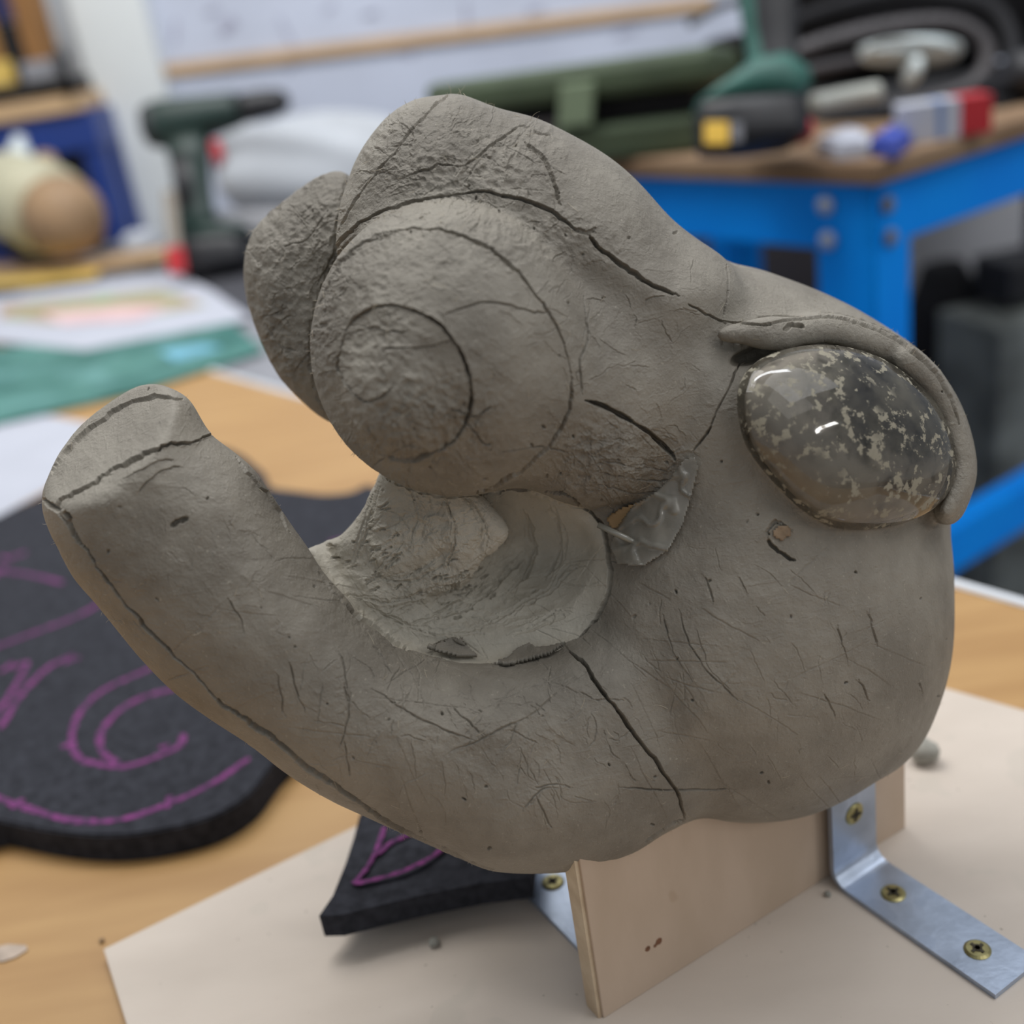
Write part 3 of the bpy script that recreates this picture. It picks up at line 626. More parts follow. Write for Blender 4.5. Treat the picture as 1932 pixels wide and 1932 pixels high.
RG = np.maximum.reduce([region(860, 300, 210, 130), region(560, 560, 120, 240)*1.0, region(1150, 870, 150, 90), region(780, 800, 170, 120), region(800, 1050, 190, 190)*.9, region(900, 450, 330, 70)*.8,
                        region(700, 640, 110, 200)*.7, region(900, 1350, 330, 150)*.35, region(600, 450, 60, 200)])
RG = np.clip(RG, 0, 1).astype(np.float32)
RG = np.maximum(RG, .14)
fl = fbm(22, 4, 9); ridg = (1-np.abs(fl)*2.6)
BM_ += RG*np.clip(ridg, -.3, 1)*4.2
fc = fbm(34, 4, 17); cells = np.clip((fc-.02)*14, 0, 1)*RG*2.0           # flaky plates with an edge
BM_ += cells
def samp(F, x, y):
    u = np.clip(x, 0, SZ-1.01); v = np.clip(y, 0, SZ-1.01); i = v.astype(int); j = u.astype(int); fv = v-i; fu = u-j
    return F[i, j]*(1-fu)*(1-fv)+F[i, j+1]*fu*(1-fv)+F[i+1, j]*(1-fu)*fv+F[i+1, j+1]*fu*fv
def visw(P, N):
    fz = hz(P[:, 0], P[:, 1]); return np.clip((P[:, 2]-fz+45)/15, 0, 1)*np.clip((N[:, 2]+.05)*5, 0, 1)
def refine(P, N, T, need):
    """conforming split: need(P) -> bool per edge midpoint"""
    E = np.sort(np.r_[T[:, [0, 1]], T[:, [1, 2]], T[:, [2, 0]]], axis=1); key = E[:, 0].astype(np.int64)*len(P)+E[:, 1]
    uk, first, inv = np.unique(key, return_index=True, return_inverse=True); UE = E[first]
    a, b = P[UE[:, 0]], P[UE[:, 1]]; na, nb = N[UE[:, 0]], N[UE[:, 1]]; m = (a+b)/2
    ln = np.linalg.norm(a-b, axis=1); mk = need(m, ln, (na+nb)/2)
    ph = m-.5*.9*(((m-a)*na).sum(1)[:, None]*na+((m-b)*nb).sum(1)[:, None]*nb)
    nm = na+nb; nm /= np.linalg.norm(nm, axis=1, keepdims=True)+1e-9
    new = np.full(len(UE), -1); new[mk] = len(P)+np.arange(mk.sum()); P2 = np.r_[P, ph[mk]]; N2 = np.r_[N, nm[mk]]
    n = len(T); m0, m1, m2 = new[inv[:n]], new[inv[n:2*n]], new[inv[2*n:]]
    code = (m0 >= 0)*1+(m1 >= 0)*2+(m2 >= 0)*4; out = [T[code == 0]]
    for rot in range(3):
        R_ = lambda A, k: A[:, (k+rot) % 3]
        Mm = np.c_[m0, m1, m2]
        one = [1, 2, 4][rot]; s = code == one; t = T[s]; mm = Mm[s]
        v0, v1, v2 = R_(t, 0), R_(t, 1), R_(t, 2); e0 = R_(mm, 0)
        out += [np.c_[v0, e0, v2], np.c_[e0, v1, v2]]
        two = [1+2, 2+4, 4+1][rot]; s = code == two; t = T[s]; mm = Mm[s]; v0, v1, v2 = R_(t, 0), R_(t, 1), R_(t, 2); e0 = R_(mm, 0); e1_ = R_(mm, 1)
        out += [np.c_[e0, v1, e1_], np.c_[v0, e0, e1_], np.c_[v0, e1_, v2]]
    s = code == 7; t = T[s]; a0, a1, a2 = m0[s], m1[s], m2[s]
    out += [np.c_[t[:, 0], a0, a2], np.c_[a0, t[:, 1], a1], np.c_[a2, a1, t[:, 2]], np.c_[a0, a1, a2]]
    return P2, N2, np.concatenate(out)
def need0(m, ln, n): return (ln > 3.9) & (n[:, 2] > -.15) & (m[:, 2] > hz(m[:, 0], m[:, 1])-60)
def mkneed(lv, L_): return lambda m, ln, n: (ln > L_) & (samp(MK, m[:, 0], m[:, 1]) > lv) & (n[:, 2] > -.05) & (m[:, 2] > hz(m[:, 0], m[:, 1])-45)
Pv, nrm, T = refine(Pv, nrm, T, need0)
Pv, nrm, T = refine(Pv, nrm, T, mkneed(.4, 2.0))
Pv, nrm, T = refine(Pv, nrm, T, mkneed(1.1, 1.4))
w_ = visw(Pv, nrm); x_, y_ = Pv[:, 0], Pv[:, 1]
sil = np.clip(nrm[:, 2]*3, .25, 1)
disp = (samp(DM, x_, y_)*1.15+samp(RM, x_, y_)+samp(BM_, x_, y_)*sil)*w_
Pd = Pv+nrm*disp[:, None]
Wd = world(Pd)
vol = (Wd[T[:, 0]]*np.cross(Wd[T[:, 1]], Wd[T[:, 2]])).sum()
if vol < 0: T = T[:, ::-1].copy()
WN = vnorm(Wd, T)
print('clay verts', len(Wd), 'tris', len(T))
# clay material
def clay_mat(name, c1, c2, fine=1.0):
    m = bpy.data.materials.new(name); m.use_nodes = True; nt = m.node_tree; N = nt.nodes; K = nt.links; b = N['Principled BSDF']
    b.inputs['Roughness'].default_value = .60; b.inputs['Specular IOR Level'].default_value = .32
    tc = N.new('ShaderNodeTexCoord'); o = tc.outputs['Object']
    def noise(sc, det, st=None, rough=.55):
        n = N.new('ShaderNodeTexNoise'); n.inputs['Scale'].default_value = sc; n.inputs['Detail'].default_value = det; n.inputs['Roughness'].default_value = rough
        if st:
            mp = N.new('ShaderNodeMapping'); mp.inputs['Scale'].default_value = st[:3]; mp.inputs['Rotation'].default_value = st[3:]; K.new(o, mp.inputs[0]); K.new(mp.outputs[0], n.inputs['Vector'])
        else: K.new(o, n.inputs['Vector'])
        return n.outputs[0]
    def math_(op, a, b_):
        n = N.new('ShaderNodeMath'); n.operation = op
        for i, v in enumerate((a, b_)):
            if isinstance(v, (int, float)): n.inputs[i].default_value = v
            else: K.new(v, n.inputs[i])
        return n.outputs[0]
    r = N.new('ShaderNodeValToRGB'); r.color_ramp.elements[0].position = .38; r.color_ramp.elements[1].position = .62
    r.color_ramp.elements[0].color = L(c1); r.color_ramp.elements[1].color = L(c2); K.new(noise(30, 8, None, .65), r.inputs[0])
    # pale dry specks
    mx = N.new('ShaderNodeMix'); mx.data_type = 'RGBA'; K.new(r.outputs[0], mx.inputs[6]); mx.inputs[7].default_value = L('A8A294')
    sp = math_('GREATER_THAN', noise(900, 2), .70); K.new(math_('MULTIPLY', sp, .5), mx.inputs[0]); K.new(mx.outputs[2], b.inputs['Base Color'])
    at = N.new('ShaderNodeAttribute'); at.attribute_name = 'roughness_mask'
    # fibrous streaks + grain
    f1 = noise(520, 3, (1, .12, 1, .4, .3, .9)); f2 = noise(520, 3, (.12, 1, 1, .2, .9, -.5)); fib = math_('MAXIMUM', f1, f2)
    fib = math_('SMOOTH_MAX' if False else 'MAXIMUM', math_('SUBTRACT', fib, .60), 0.)
    gr = math_('MULTIPLY', noise(1300, 4), .26); md = math_('MULTIPLY', noise(260, 5, None, .7), math_('MULTIPLY_ADD' if False else 'ADD', math_('MULTIPLY', at.outputs['Fac'], 1.3), .20))
    hgt = math_('ADD', math_('ADD', math_('MULTIPLY', fib, .9), gr), md)
    bp = N.new('ShaderNodeBump'); bp.inputs['Strength'].default_value = 1.0*fine; bp.inputs['Distance'].default_value = .0009
    K.new(hgt, bp.inputs['Height']); K.new(bp.outputs[0], b.inputs['Normal'])
    return m
M_clay = clay_mat('grey_brown_clay', '797369', '918B80')
M_clayin = clay_mat('pale_inner_clay', 'ABA598', 'C0BAAD', .8)
head = thing('clay_creature_head', PZ(1400, 1650, TH)+Vector((0, 0, .0)), 'grey-brown clay monster head with curled snout and glassy eye on the stand', 'sculpture')
cenT = Pv[T].mean(1)
def inpoly(poly, x, y):
    P = np.array(poly, float); ins = np.zeros(len(x), bool)
    for i in range(len(P)):
        a, b = P[i], P[(i+1) % len(P)]
        c1 = (a[1] <= y) != (b[1] <= y); ins ^= c1 & (x < a[0]+(y-a[1])*(b[0]-a[0])/((b[1]-a[1]) or 1e-9))
    return ins
cx, cy, cz = cenT.T
lab = np.zeros(len(T), int)
jawp = [(60, 700), (420, 700), (600, 1050), (655, 1143), (765, 1225), (870, 1252), (930, 1256), (1062, 1217), (1074, 1230), (1130, 1295), (1200, 1385), (1240, 1440), (1275, 1495), (1294, 1700), (600, 1700), (0, 1200)]
mouthp = [(560, 1000), (600, 1065), (655, 1143), (700, 1178), (765, 1225), (870, 1252), (930, 1256), (1062, 1217), (1090, 1205), (1128, 1160), (1149, 1110), (1150, 1060), (1142, 1010), (1118, 970), (1090, 942), (1040, 922), (900, 925), (700, 850)]
snp = [(430, 100), (1300, 300), (1371, 470), (1372, 560), (1363, 607), (1340, 700), (1308, 852), (1274, 866), (1150, 990), (1118, 970), (1090, 942), (1040, 925), (930, 960), (730, 900), (620, 860), (420, 760)]
lobp = [(430, 300), (655, 300), (655, 405), (640, 440), (600, 540), (590, 610), (600, 680), (660, 830), (430, 830)]
lab[inpoly(snp, cx, cy)] = 2
hzc = hz(cx, cy)
lab[inpoly(mouthp, cx, cy) & (cz < 15) & (cy > 850)] = 3
lab[inpoly(jawp, cx, cy) & (lab == 0)] = 1
lab[inpoly(lobp, cx, cy) & (cz < -150) & (lab == 2)] = 4
lb = np.zeros(len(T), bool)
for a_, b_ in zip(lid, lid[1:]):
    e = b_-a_; t = np.clip(((cx-a_[0])*e[0]+(cy-a_[1])*e[1])/(e@e), 0, 1); lb |= np.hypot(cx-a_[0]-t*e[0], cy-a_[1]-t*e[1]) < 24
lab[lb & (cz > hzc-40) & (lab != 2)] = 5
RA = samp(RG, x_, y_)*w_
names = {0: 'cheek', 1: 'lower_jaw', 2: 'snout', 3: 'mouth_lining', 4: 'nostril_lobe', 5: 'eyelid'}
for k, nm in names.items():
    t = T[lab == k]
    if not len(t): continue
    used, inv = np.unique(t, return_inverse=True); t2 = inv.reshape(-1, 3); me = bpy.data.meshes.new(nm)
    co = Wd[used]
    me.vertices.add(len(used)); me.vertices.foreach_set('co', co.astype(np.float32).ravel())
    me.loops.add(t2.size); me.loops.foreach_set('vertex_index', t2.astype(np.int32).ravel())
    me.polygons.add(len(t2)); me.polygons.foreach_set('loop_start', np.arange(0, t2.size, 3, dtype=np.int32)); me.polygons.foreach_set('loop_total', np.full(len(t2), 3, np.int32))
    me.polygons.foreach_set('use_smooth', np.ones(len(t2), bool)); me.update(calc_edges=True)
    at = me.attributes.new('roughness_mask', 'FLOAT', 'POINT'); at.data.foreach_set('value', RA[used].astype(np.float32))
    me.normals_split_custom_set_from_vertices([tuple(v) for v in WN[used]])
    me.materials.append(M_clayin if k == 3 else M_clay)
    o = bpy.data.objects.new(nm, me); C.objects.link(o); o.parent = head; o.matrix_parent_inverse = head.matrix_world.inverted()
    if k == 3: o['label'] = 'pale grey hollow mouth lining'
# ---- the eye
def w1(x, y, z): return Vector(world(np.array([[x, y, z]]))[0])
def dome(scale, bulge, lift, nr=26, pw=2.3):
    bm = bmesh.new(); rings = []; n = len(eyeo)
    for i in range(nr):
        r = math.sin((1-i/nr)*math.pi/2); P = EC+(eyeo-EC)*scale*r
        zz = eplane(P[:, 0], P[:, 1])+lift+bulge*(max(0, 1-r**pw))**.6
        rings.append([bm.verts.new(w1(P[j, 0], P[j, 1], zz[j])) for j in range(n)])
    top = bm.verts.new(w1(EC[0], EC[1], eplane(*EC)+lift+bulge))
    for A, B in zip(rings, rings[1:]):
        for j in range(n): bm.faces.new((A[j], A[(j+1) % n], B[(j+1) % n], B[j]))
    for j in range(n): bm.faces.new((rings[-1][j], rings[-1][(j+1) % n], top))
    P = EC+(eyeo-EC)*scale; bot = [bm.verts.new(w1(p[0], p[1], eplane(*p)+lift-9)) for p in P]
    for j in range(n): bm.faces.new((rings[0][j], rings[0][(j+1) % n], bot[(j+1) % n], bot[j]))
    bm.faces.new(bot)
    return bm
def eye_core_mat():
    m = bpy.data.materials.new('eye_inside_with_reflection'); m.use_nodes = True; nt = m.node_tree; N = nt.nodes; K = nt.links; b = N['Principled BSDF']
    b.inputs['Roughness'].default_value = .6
    at = N.new('ShaderNodeAttribute'); at.attribute_name = 'dark_reflection'  # dark upper-right reflection, painted into the inner dome's colour
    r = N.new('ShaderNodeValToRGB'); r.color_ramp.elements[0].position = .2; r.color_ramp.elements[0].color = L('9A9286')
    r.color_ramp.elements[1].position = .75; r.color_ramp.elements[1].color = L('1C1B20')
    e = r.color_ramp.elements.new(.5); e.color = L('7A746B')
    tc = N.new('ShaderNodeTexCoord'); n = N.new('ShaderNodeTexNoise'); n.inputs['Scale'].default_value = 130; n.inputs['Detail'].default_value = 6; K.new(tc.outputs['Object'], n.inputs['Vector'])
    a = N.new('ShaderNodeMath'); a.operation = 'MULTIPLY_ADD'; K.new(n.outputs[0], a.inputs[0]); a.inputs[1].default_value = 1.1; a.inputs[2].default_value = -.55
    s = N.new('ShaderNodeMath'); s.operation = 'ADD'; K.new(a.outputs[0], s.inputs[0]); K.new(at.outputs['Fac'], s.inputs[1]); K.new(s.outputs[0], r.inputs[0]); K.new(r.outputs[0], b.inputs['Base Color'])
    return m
def eye_glass_mat():
    m = bpy.data.materials.new('clay_smeared_clear_plastic'); m.use_nodes = True; nt = m.node_tree; N = nt.nodes; K = nt.links; b = N['Principled BSDF']
    b.inputs['Roughness'].default_value = .9; b.inputs['Base Color'].default_value = L('928C7C')
    gl = N.new('ShaderNodeBsdfGlossy'); gl.inputs['Roughness'].default_value = .05; gl.inputs['Color'].default_value = (1, 1, 1, 1)
    tr = N.new('ShaderNodeBsdfTransparent'); tr.inputs['Color'].default_value = (.93, .92, .91, 1)
    fr = N.new('ShaderNodeFresnel'); fr.inputs['IOR'].default_value = 1.5
    mx = N.new('ShaderNodeMixShader'); K.new(fr.outputs[0], mx.inputs[0]); K.new(tr.outputs[0], mx.inputs[1]); K.new(gl.outputs[0], mx.inputs[2])
    tc = N.new('ShaderNodeTexCoord')
    def ns(sc, d, lo, hi):
        n = N.new('ShaderNodeTexNoise'); n.inputs['Scale'].default_value = sc; n.inputs['Detail'].default_value = d; n.inputs['Roughness'].default_value = .65; K.new(tc.outputs['Object'], n.inputs['Vector'])
        q = N.new('ShaderNodeMapRange'); q.inputs[1].default_value = lo; q.inputs[2].default_value = hi; K.new(n.outputs[0], q.inputs[0]); return q.outputs[0]
    at = N.new('ShaderNodeAttribute'); at.attribute_name = 'smear'
    a = N.new('ShaderNodeMath'); a.operation = 'MULTIPLY'; K.new(ns(300, 9, .54, .575), a.inputs[0]); K.new(ns(60, 2, .40, .50), a.inputs[1])
    a2 = N.new('ShaderNodeMath'); a2.operation = 'MULTIPLY'; K.new(a.outputs[0], a2.inputs[0]); K.new(at.outputs['Fac'], a2.inputs[1])
    film = N.new('ShaderNodeMath'); film.operation = 'MAXIMUM'; K.new(a2.outputs[0], film.inputs[0])
    f2 = N.new('ShaderNodeMath'); f2.operation = 'MULTIPLY'; K.new(ns(70, 5, .35, .7), f2.inputs[0]); f2.inputs[1].default_value = .30; K.new(f2.outputs[0], film.inputs[1])
    mo = N.new('ShaderNodeMixShader'); K.new(film.outputs[0], mo.inputs[0]); K.new(mx.outputs[0], mo.inputs[1]); K.new(b.outputs[0], mo.inputs[2])
    # a fully clear coat lies over the film
    K.new(mo.outputs[0], N['Material Output'].inputs['Surface']); return m
BUL = 112
eg = obj('glass_eye', dome(1., BUL, 0), eye_glass_mat(), head, True); eg['label'] = 'clear domed eye smeared with clay'
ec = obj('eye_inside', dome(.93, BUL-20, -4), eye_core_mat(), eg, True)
for o, fn, nm in ((ec, lambda p: float(np.clip(1.55-math.hypot((p[0]-1730)/185, (p[1]-740)/120)*1.0, .08, .98)), 'dark_reflection'), (eg, lambda p: float(np.clip(1.9-math.hypot((p[0]-1590)/230, (p[1]-790)/190)*.8, .5, 1)), 'smear')):
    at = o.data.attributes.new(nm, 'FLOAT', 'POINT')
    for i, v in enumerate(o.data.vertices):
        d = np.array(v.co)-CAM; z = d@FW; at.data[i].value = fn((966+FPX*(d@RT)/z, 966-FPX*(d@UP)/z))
# ---- tape patch, stick end
def patch(poly, lift, name, m, wr_=0, parent=head, th=2., step=4):
    P = np.array(poly, float); xs = np.arange(P[:, 0].min(), P[:, 0].max()+step, step); ys = np.arange(P[:, 1].min(), P[:, 1].max()+step, step)
    fb = fbm(44, 2, 5); bm = bmesh.new(); vt = {}
    for i, x in enumerate(xs):
        for j, y in enumerate(ys):
            if inpoly(P, np.array([x]), np.array([y]))[0]:
                zz = np.max([float(hz(x+a, y+b)) for a in (-7, 0, 7) for b in (-7, 0, 7)])*.5+float(hz(x, y))*.5
                rz = abs(float(fb[int(y), int(x)])); zz += lift+wr_*max(0, 1-rz*7)
                vt[i, j] = bm.verts.new(w1(x, y, zz))
    for (i, j), v in vt.items():
        q = [vt.get(k) for k in ((i, j), (i+1, j), (i+1, j+1), (i, j+1))]
        if all(q): bm.faces.new(q)
    o = obj(name, bm, m, parent, True); md = o.modifiers.new('thickness', 'SOLIDIFY'); md.thickness = th*UN; return o
def tape_mat():
    m = bpy.data.materials.new('clear_tape'); m.use_nodes = True; nt = m.node_tree; N = nt.nodes; K = nt.links
    b = N['Principled BSDF']; b.inputs['Base Color'].default_value = L('9E9A90'); b.inputs['Roughness'].default_value = .16; b.inputs['Specular IOR Level'].default_value = .8
    tr = N.new('ShaderNodeBsdfTransparent'); mx = N.new('ShaderNodeMixShader'); tc = N.new('ShaderNodeTexCoord'); n = N.new('ShaderNodeTexNoise'); n.inputs['Scale'].default_value = 150; K.new(tc.outputs['Object'], n.inputs['Vector'])
    r = N.new('ShaderNodeMapRange'); r.inputs[1].default_value = .4; r.inputs[2].default_value = .7; r.inputs[3].default_value = .45; r.inputs[4].default_value = .9; K.new(n.outputs[0], r.inputs[0]); K.new(r.outputs[0], mx.inputs[0])
    K.new(tr.outputs[0], mx.inputs[1]); K.new(b.outputs[0], mx.inputs[2]); K.new(mx.outputs[0], N['Material Output'].inputs['Surface']); return m
MT = tape_mat()
tp1 = patch([(1195, 950), (1240, 925), (1268, 895), (1290, 865), (1312, 860), (1320, 880), (1305, 940), (1290, 990), (1262, 1040), (1215, 1070), (1165, 1065), (1150, 1030), (1160, 1000)], 4, 'clear_tape', MT, 9, step=3)
tp1['label'] = 'crumpled clear tape at the mouth corner'
patch([(1142, 978), (1165, 958), (1205, 945), (1228, 940), (1200, 968), (1172, 1004), (1150, 995)], 3.5, 'brown_tape', mat('brown_tape', 'A88C66', .5, .12, 60, .1), 2)
rz0 = float(hz(1190, 1020))
obj('clear_rod', loft([w1(1128, 990, rz0+14), w1(1180, 1015, rz0+15), w1(1225, 1036, rz0+13)], [.0008, .0009, .0004], 10, up=tuple(-FW)), mat('clear_plastic_rod', '858379', .15, .05, 50, 0, spec=.9), head, True)['label'] = 'short clear rod'
patch([(1455, 1000), (1470, 988), (1490, 992), (1496, 1010), (1478, 1022), (1460, 1018)], 1.5, 'wood_peg', mat('peg_wood', '8A7660', .8, .3, 120, .6), 3)['label'] = 'brown wood splinter in the cheek'
# torn clay flakes on the lower lip
def flake(poly, lift, parent=head):
    return patch(poly, lift, 'clay_flake', M_clay, 9, parent, 7, step=2)
flake([(800, 1222), (830, 1208), (858, 1200), (878, 1210), (892, 1230), (905, 1242), (860, 1240), (825, 1232)], 10)
flake([(930, 1252), (958, 1246), (975, 1225), (1000, 1212), (1012, 1225), (1040, 1222), (1070, 1216), (1040, 1236), (990, 1250), (955, 1258)], 8)
# fibres
bm = bmesh.new()
def hair(p, d, ln, cv, r=.00007):
    P = [Vector(p)]; d = Vector(d)
    for i in range(5): d = (d+Vector(cv)*.25).normalized(); P.append(P[-1]+d*ln/5)
    loft(P, [r, r, r, r*.8, r*.6, r*.4], 3, up=tuple(-FW), bm=bm)
cand = np.nonzero((np.abs(nrm[:, 2]) < .35) & (w_ > .3) & (Pv[:, 2] > -330))[0]; sel = rng.choice(cand, 420)
for i in sel:
    d = WN[i]+rng.normal(0, .5, 3); hair(Wd[i]-WN[i]*.0001, d, rng.uniform(.0005, .0017), rng.normal(0, 1, 3), .00005)
cand = np.nonzero(w_ > .9)[0]
for i in rng.choice(cand, 260):
    tg = np.cross(WN[i], rng.normal(0, 1, 3)); hair(Wd[i]+WN[i]*.00005, tg+WN[i]*.15, rng.uniform(.001, .0045), WN[i]*-.2+rng.normal(0, .5, 3), .00005)
for (x, y, dx, dy, l) in ((850, 172, .3, 1, .0034), (862, 172, .9, .6, .0040), (880, 178, -.6, 1, .003), (920, 190, .8, .5, .0024), (1000, 222, .25, 1, .004), (980, 214, -.9, .9, .003), (655, 345, -.2, 1, .003), (1185, 330, .3, 1, .002), (870, 174, .1, 1, .002)):
    zq = float(hz(x, y+8)); hair(w1(x, y+6, zq), Vector(RT)*dx+Vector(UP)*dy, l, rng.normal(0, .8, 3), .00007)
tag(obj('fibres', bm, mat('pale_fibre', 'B5AA96', .7, .1, 50, 0), head), 'fine pale fibres sticking out of the clay', kind='stuff')
del V

# ------------------------------------------------------------------ things on the tables behind
def quad_on(pts, z, th, name, m, label, cat, group=None, parent=None):
    P = [PZ(x, y, z+th) for x, y in pts]; o = obj(name, prism(P, z, z+th), m, parent)
    if label: tag(o, label, cat, group)
    return o
quad_on([(-150, 880), (-60, 775), (0, 780), (100, 785), (190, 803), (175, 850), (85, 925), (0, 972), (-150, 1050)], 0.0002, .0004, 'white_paper_sheet', M_paper, 'plain white paper sheet on the beech table behind the foam', 'paper')
mt_ = quad_on([(-150, 640), (0, 655), (200, 640), (340, 612), (430, 600), (498, 660), (250, 740), (0, 797), (-150, 838)], 0.0018, .0018, 'cutting_mat', M_green, 'teal green cutting mat lying across both tables', 'cutting mat')
quad_on([(300, 662), (380, 650), (420, 656), (330, 680)], .0037, .0004, 'torn_tape', mat('pale_blue_tape', '6FB0C8', .4, .1, 30, .05), 'pale blue scrap on the green cutting mat', 'scrap')
quad_on([(-100, 640), (0, 645), (160, 660), (330, 628), (475, 600), (400, 548), (330, 515), (180, 535), (0, 560), (-100, 570)], .004, .0006, 'printed_sheet', M_paper, 'large white printed sheet lying on the green cutting mat', 'paper')
sh = quad_on([(0, 575), (150, 560), (300, 545), (390, 575), (250, 600), (100, 610), (0, 600)], .0047, .0004, 'colour_print', M_lgreen, 'green and brown printed picture on the white sheet', 'print')
quad_on([(80, 592), (200, 580), (330, 578), (260, 602), (120, 612)], .0052, .0003, 'pink_print', M_pinkp, 'pale pink printed strip on the colour picture', 'print')
quad_on([(-60, 545), (60, 535), (180, 520), (190, 505), (60, 520), (-60, 530)], .0052, .003, 'yellow_card', M_gold, 'yellow card strip behind the printed sheet', 'card')
quad_on([(-60, 515), (40, 512), (180, 500), (330, 480), (310, 465), (150, 488), (-60, 500)], .0052, .010, 'pine_stick', M_pine, 'thin pine stick lying at the left on the papers', 'stick')
quad_on([(395, 605), (640, 560), (640, 500), (330, 505), (410, 550)], .0004, .0012, 'rubber_mat', M_dgrey, 'dark grey mat under the left cordless drill', 'mat')

def drill(dist, pts, label, scale=1.0):
    """pts: dict of traced key points of this drill; real solid of superellipse lofts"""
    base = PD(*pts['batt'][1], dist)
    t = thing('cordless_drill', base, label, 'drill', None)
    k = dist/FPX
    def P(p, dd=0): return PD(p[0], p[1], dist+dd)
    vdir = tuple(-FW)
    def lf(name, path, rad, m, power=2.6, par=None): return obj(name, loft([P(p) for p in path], [(a*k, b*k) for a, b in rad], 18, up=vdir, power=power), m, par or t, True)
    return t, lf
# left drill standing on its battery. rad = (half width seen, half depth)
t, lf = drill(1.5, {'batt': [(330, 500), (410, 515)]}, 'dark green cordless drill standing upright on the grey table, pointing right')
lf('motor_housing', [(272, 240), (282, 238), (310, 234), (350, 228), (400, 217), (440, 208), (452, 205)], [(22, 20), (38, 34), (44, 38), (42, 40), (36, 38), (31, 34), (29, 30)], M_drillg)
lf('rear_cap', [(268, 241), (274, 240), (296, 236)], [(16, 16), (34, 32), (43, 37)], M_black)
lf('chuck', [(450, 206), (470, 202), (500, 196), (525, 192), (540, 189), (546, 188)], [(28, 28), (28, 28), (27, 27), (24, 24), (17, 17), (8, 8)], M_black, 2)
lf('grip', [(352, 255), (358, 300), (366, 360), (372, 410), (380, 450)], [(46, 30), (38, 28), (33, 26), (35, 28), (46, 32)], M_drillg)
lf('grip_pad', [(348, 300), (356, 350), (362, 400)], [(26, 30), (27, 29), (24, 28)], M_black)
lf('trigger', [(405, 268), (413, 290), (412, 312)], [(9, 12), (12, 13), (8, 12)], M_red)
lf('foot', [(350, 448), (400, 446), (445, 440), (470, 436)], [(16, 34), (24, 40), (20, 38), (10, 30)], M_drillg)
lf('battery', [(336, 492), (345, 490), (400, 484), (450, 478), (468, 475)], [(24, 34), (34, 42), (36, 44), (34, 42), (24, 36)], M_black, 4)
lf('selector', [(360, 190), (376, 187)], [(6, 12), (6, 12)], M_red)
# wooden stick with red tip beside it
stk = thing('paint_stick', PD(335, 515, 1.46), 'upright pale wooden stick with red tip left of the green drill', 'stick')
k = 1.46/FPX
obj('shaft', loft([PD(318, 360, 1.46), PD(330, 470, 1.46)], [(12*k, 4*k)]*2, 12, up=tuple(-FW)), M_grey if False else mat('weathered_stick', '8E867C', .7, .1, 20, .1), stk)
obj('red_tip', loft([PD(329, 468, 1.46), PD(336, 515, 1.46)], [(17*k, 8*k)]*2, 12, up=tuple(-FW), power=4), M_red, stk)

# turned wooden piece at the left
tw = thing('turned_wood_piece', PZ(100, 480, 0), 'cream and tan turned wooden bulb lying on the far left', 'turned wood')
d = 1.72; k = d/FPX
obj('cream_body', loft([PD(-70, 345, d+.1), PD(-20, 355, d+.07), PD(20, 368, d+.03), PD(70, 388, d), PD(95, 398, d-.03)], [(30*k, 30*k), (62*k, 62*k), (82*k, 82*k), (88*k, 88*k), (84*k, 84*k)], 28, up=tuple(-FW)), M_cream, tw, True)
bm = bmesh.new(); bmesh.ops.create_uvsphere(bm, u_segments=28, v_segments=18, radius=74*k); bm.transform(Matrix.Translation(PD(120, 408, d-.05)))
obj('tan_end', bm, M_tan, tw, True)
obj('tan_collar', loft([PD(90, 325, d+.05), PD(85, 298, d+.06)], [26*k, 20*k], 20, up=tuple(-FW)), M_tan, tw, True)
obj('dark_rest', loft([PD(20, 470, d), PD(180, 455, d)], [(14*k, 40*k)]*2, 14, up=tuple(-FW), power=4), M_blackm, tw, True)
bt = thing('plastic_bottle', PD(38, 300, 1.86), 'small pale grey plastic bottle behind the turned wood', 'bottle')
k = 1.86/FPX
obj('bottle_body', loft([PD(40, 380, 1.86), PD(36, 285, 1.86), PD(36, 270, 1.86)], [22*k, 22*k, 14*k], 20, up=tuple(-FW)), M_bag, bt, True)
obj('cap', loft([PD(36, 272, 1.86), PD(36, 258, 1.86)], [12*k, 12*k], 16, up=tuple(-FW)), M_white, bt, True)

# white cloth bundle behind the left drill
def lump(cx, cy, rx, ry, dist, name, m, label, cat, seed=1, dz=.12, amp=.12, pw=2.6, zmin=.1212):
    bm = bmesh.new(); bmesh.ops.create_icosphere(bm, subdivisions=4, radius=1); r = random.Random(seed); k = dist/FPX
    ph = [(r.uniform(1, 4), r.uniform(1, 4), r.uniform(1, 4), r.uniform(0, 6)) for _ in range(6)]
    for v in bm.verts:
        n = v.co.copy(); q = 1+amp*sum(math.sin(a*n.x*2+b*n.y*2+c*n.z*2+d_) for a, b, c, d_ in ph)/3
        s = (abs(n.x)**pw+abs(n.y)**pw+abs(n.z)**pw)**(-1/pw); n *= s*q
        v.co = PD(cx, cy, dist)+Vector(RT)*n.x*rx*k+Vector(UP)*n.y*ry*k+Vector(FW)*n.z*dz
        v.co.z = max(v.co.z, zmin+.0005*n.x)
    return tag(obj(name, bm, m, None, True), label, cat)
lump(640, 330, 225, 95, 1.75, 'cloth_bundle', M_rag, 'large white cloth bundle behind the left drill', 'cloth', 3, .10, .10, zmin=.001)
lump(505, 432, 110, 30, 1.56, 'grey_tray', mat('grey_tray_plastic', '8C8C90', .6, .05, 10, .1), 'grey plastic tray under the white cloth bundle', 'tray', 5, .035, .04, 4, zmin=.0025)  # nearly even grey over the whole tray
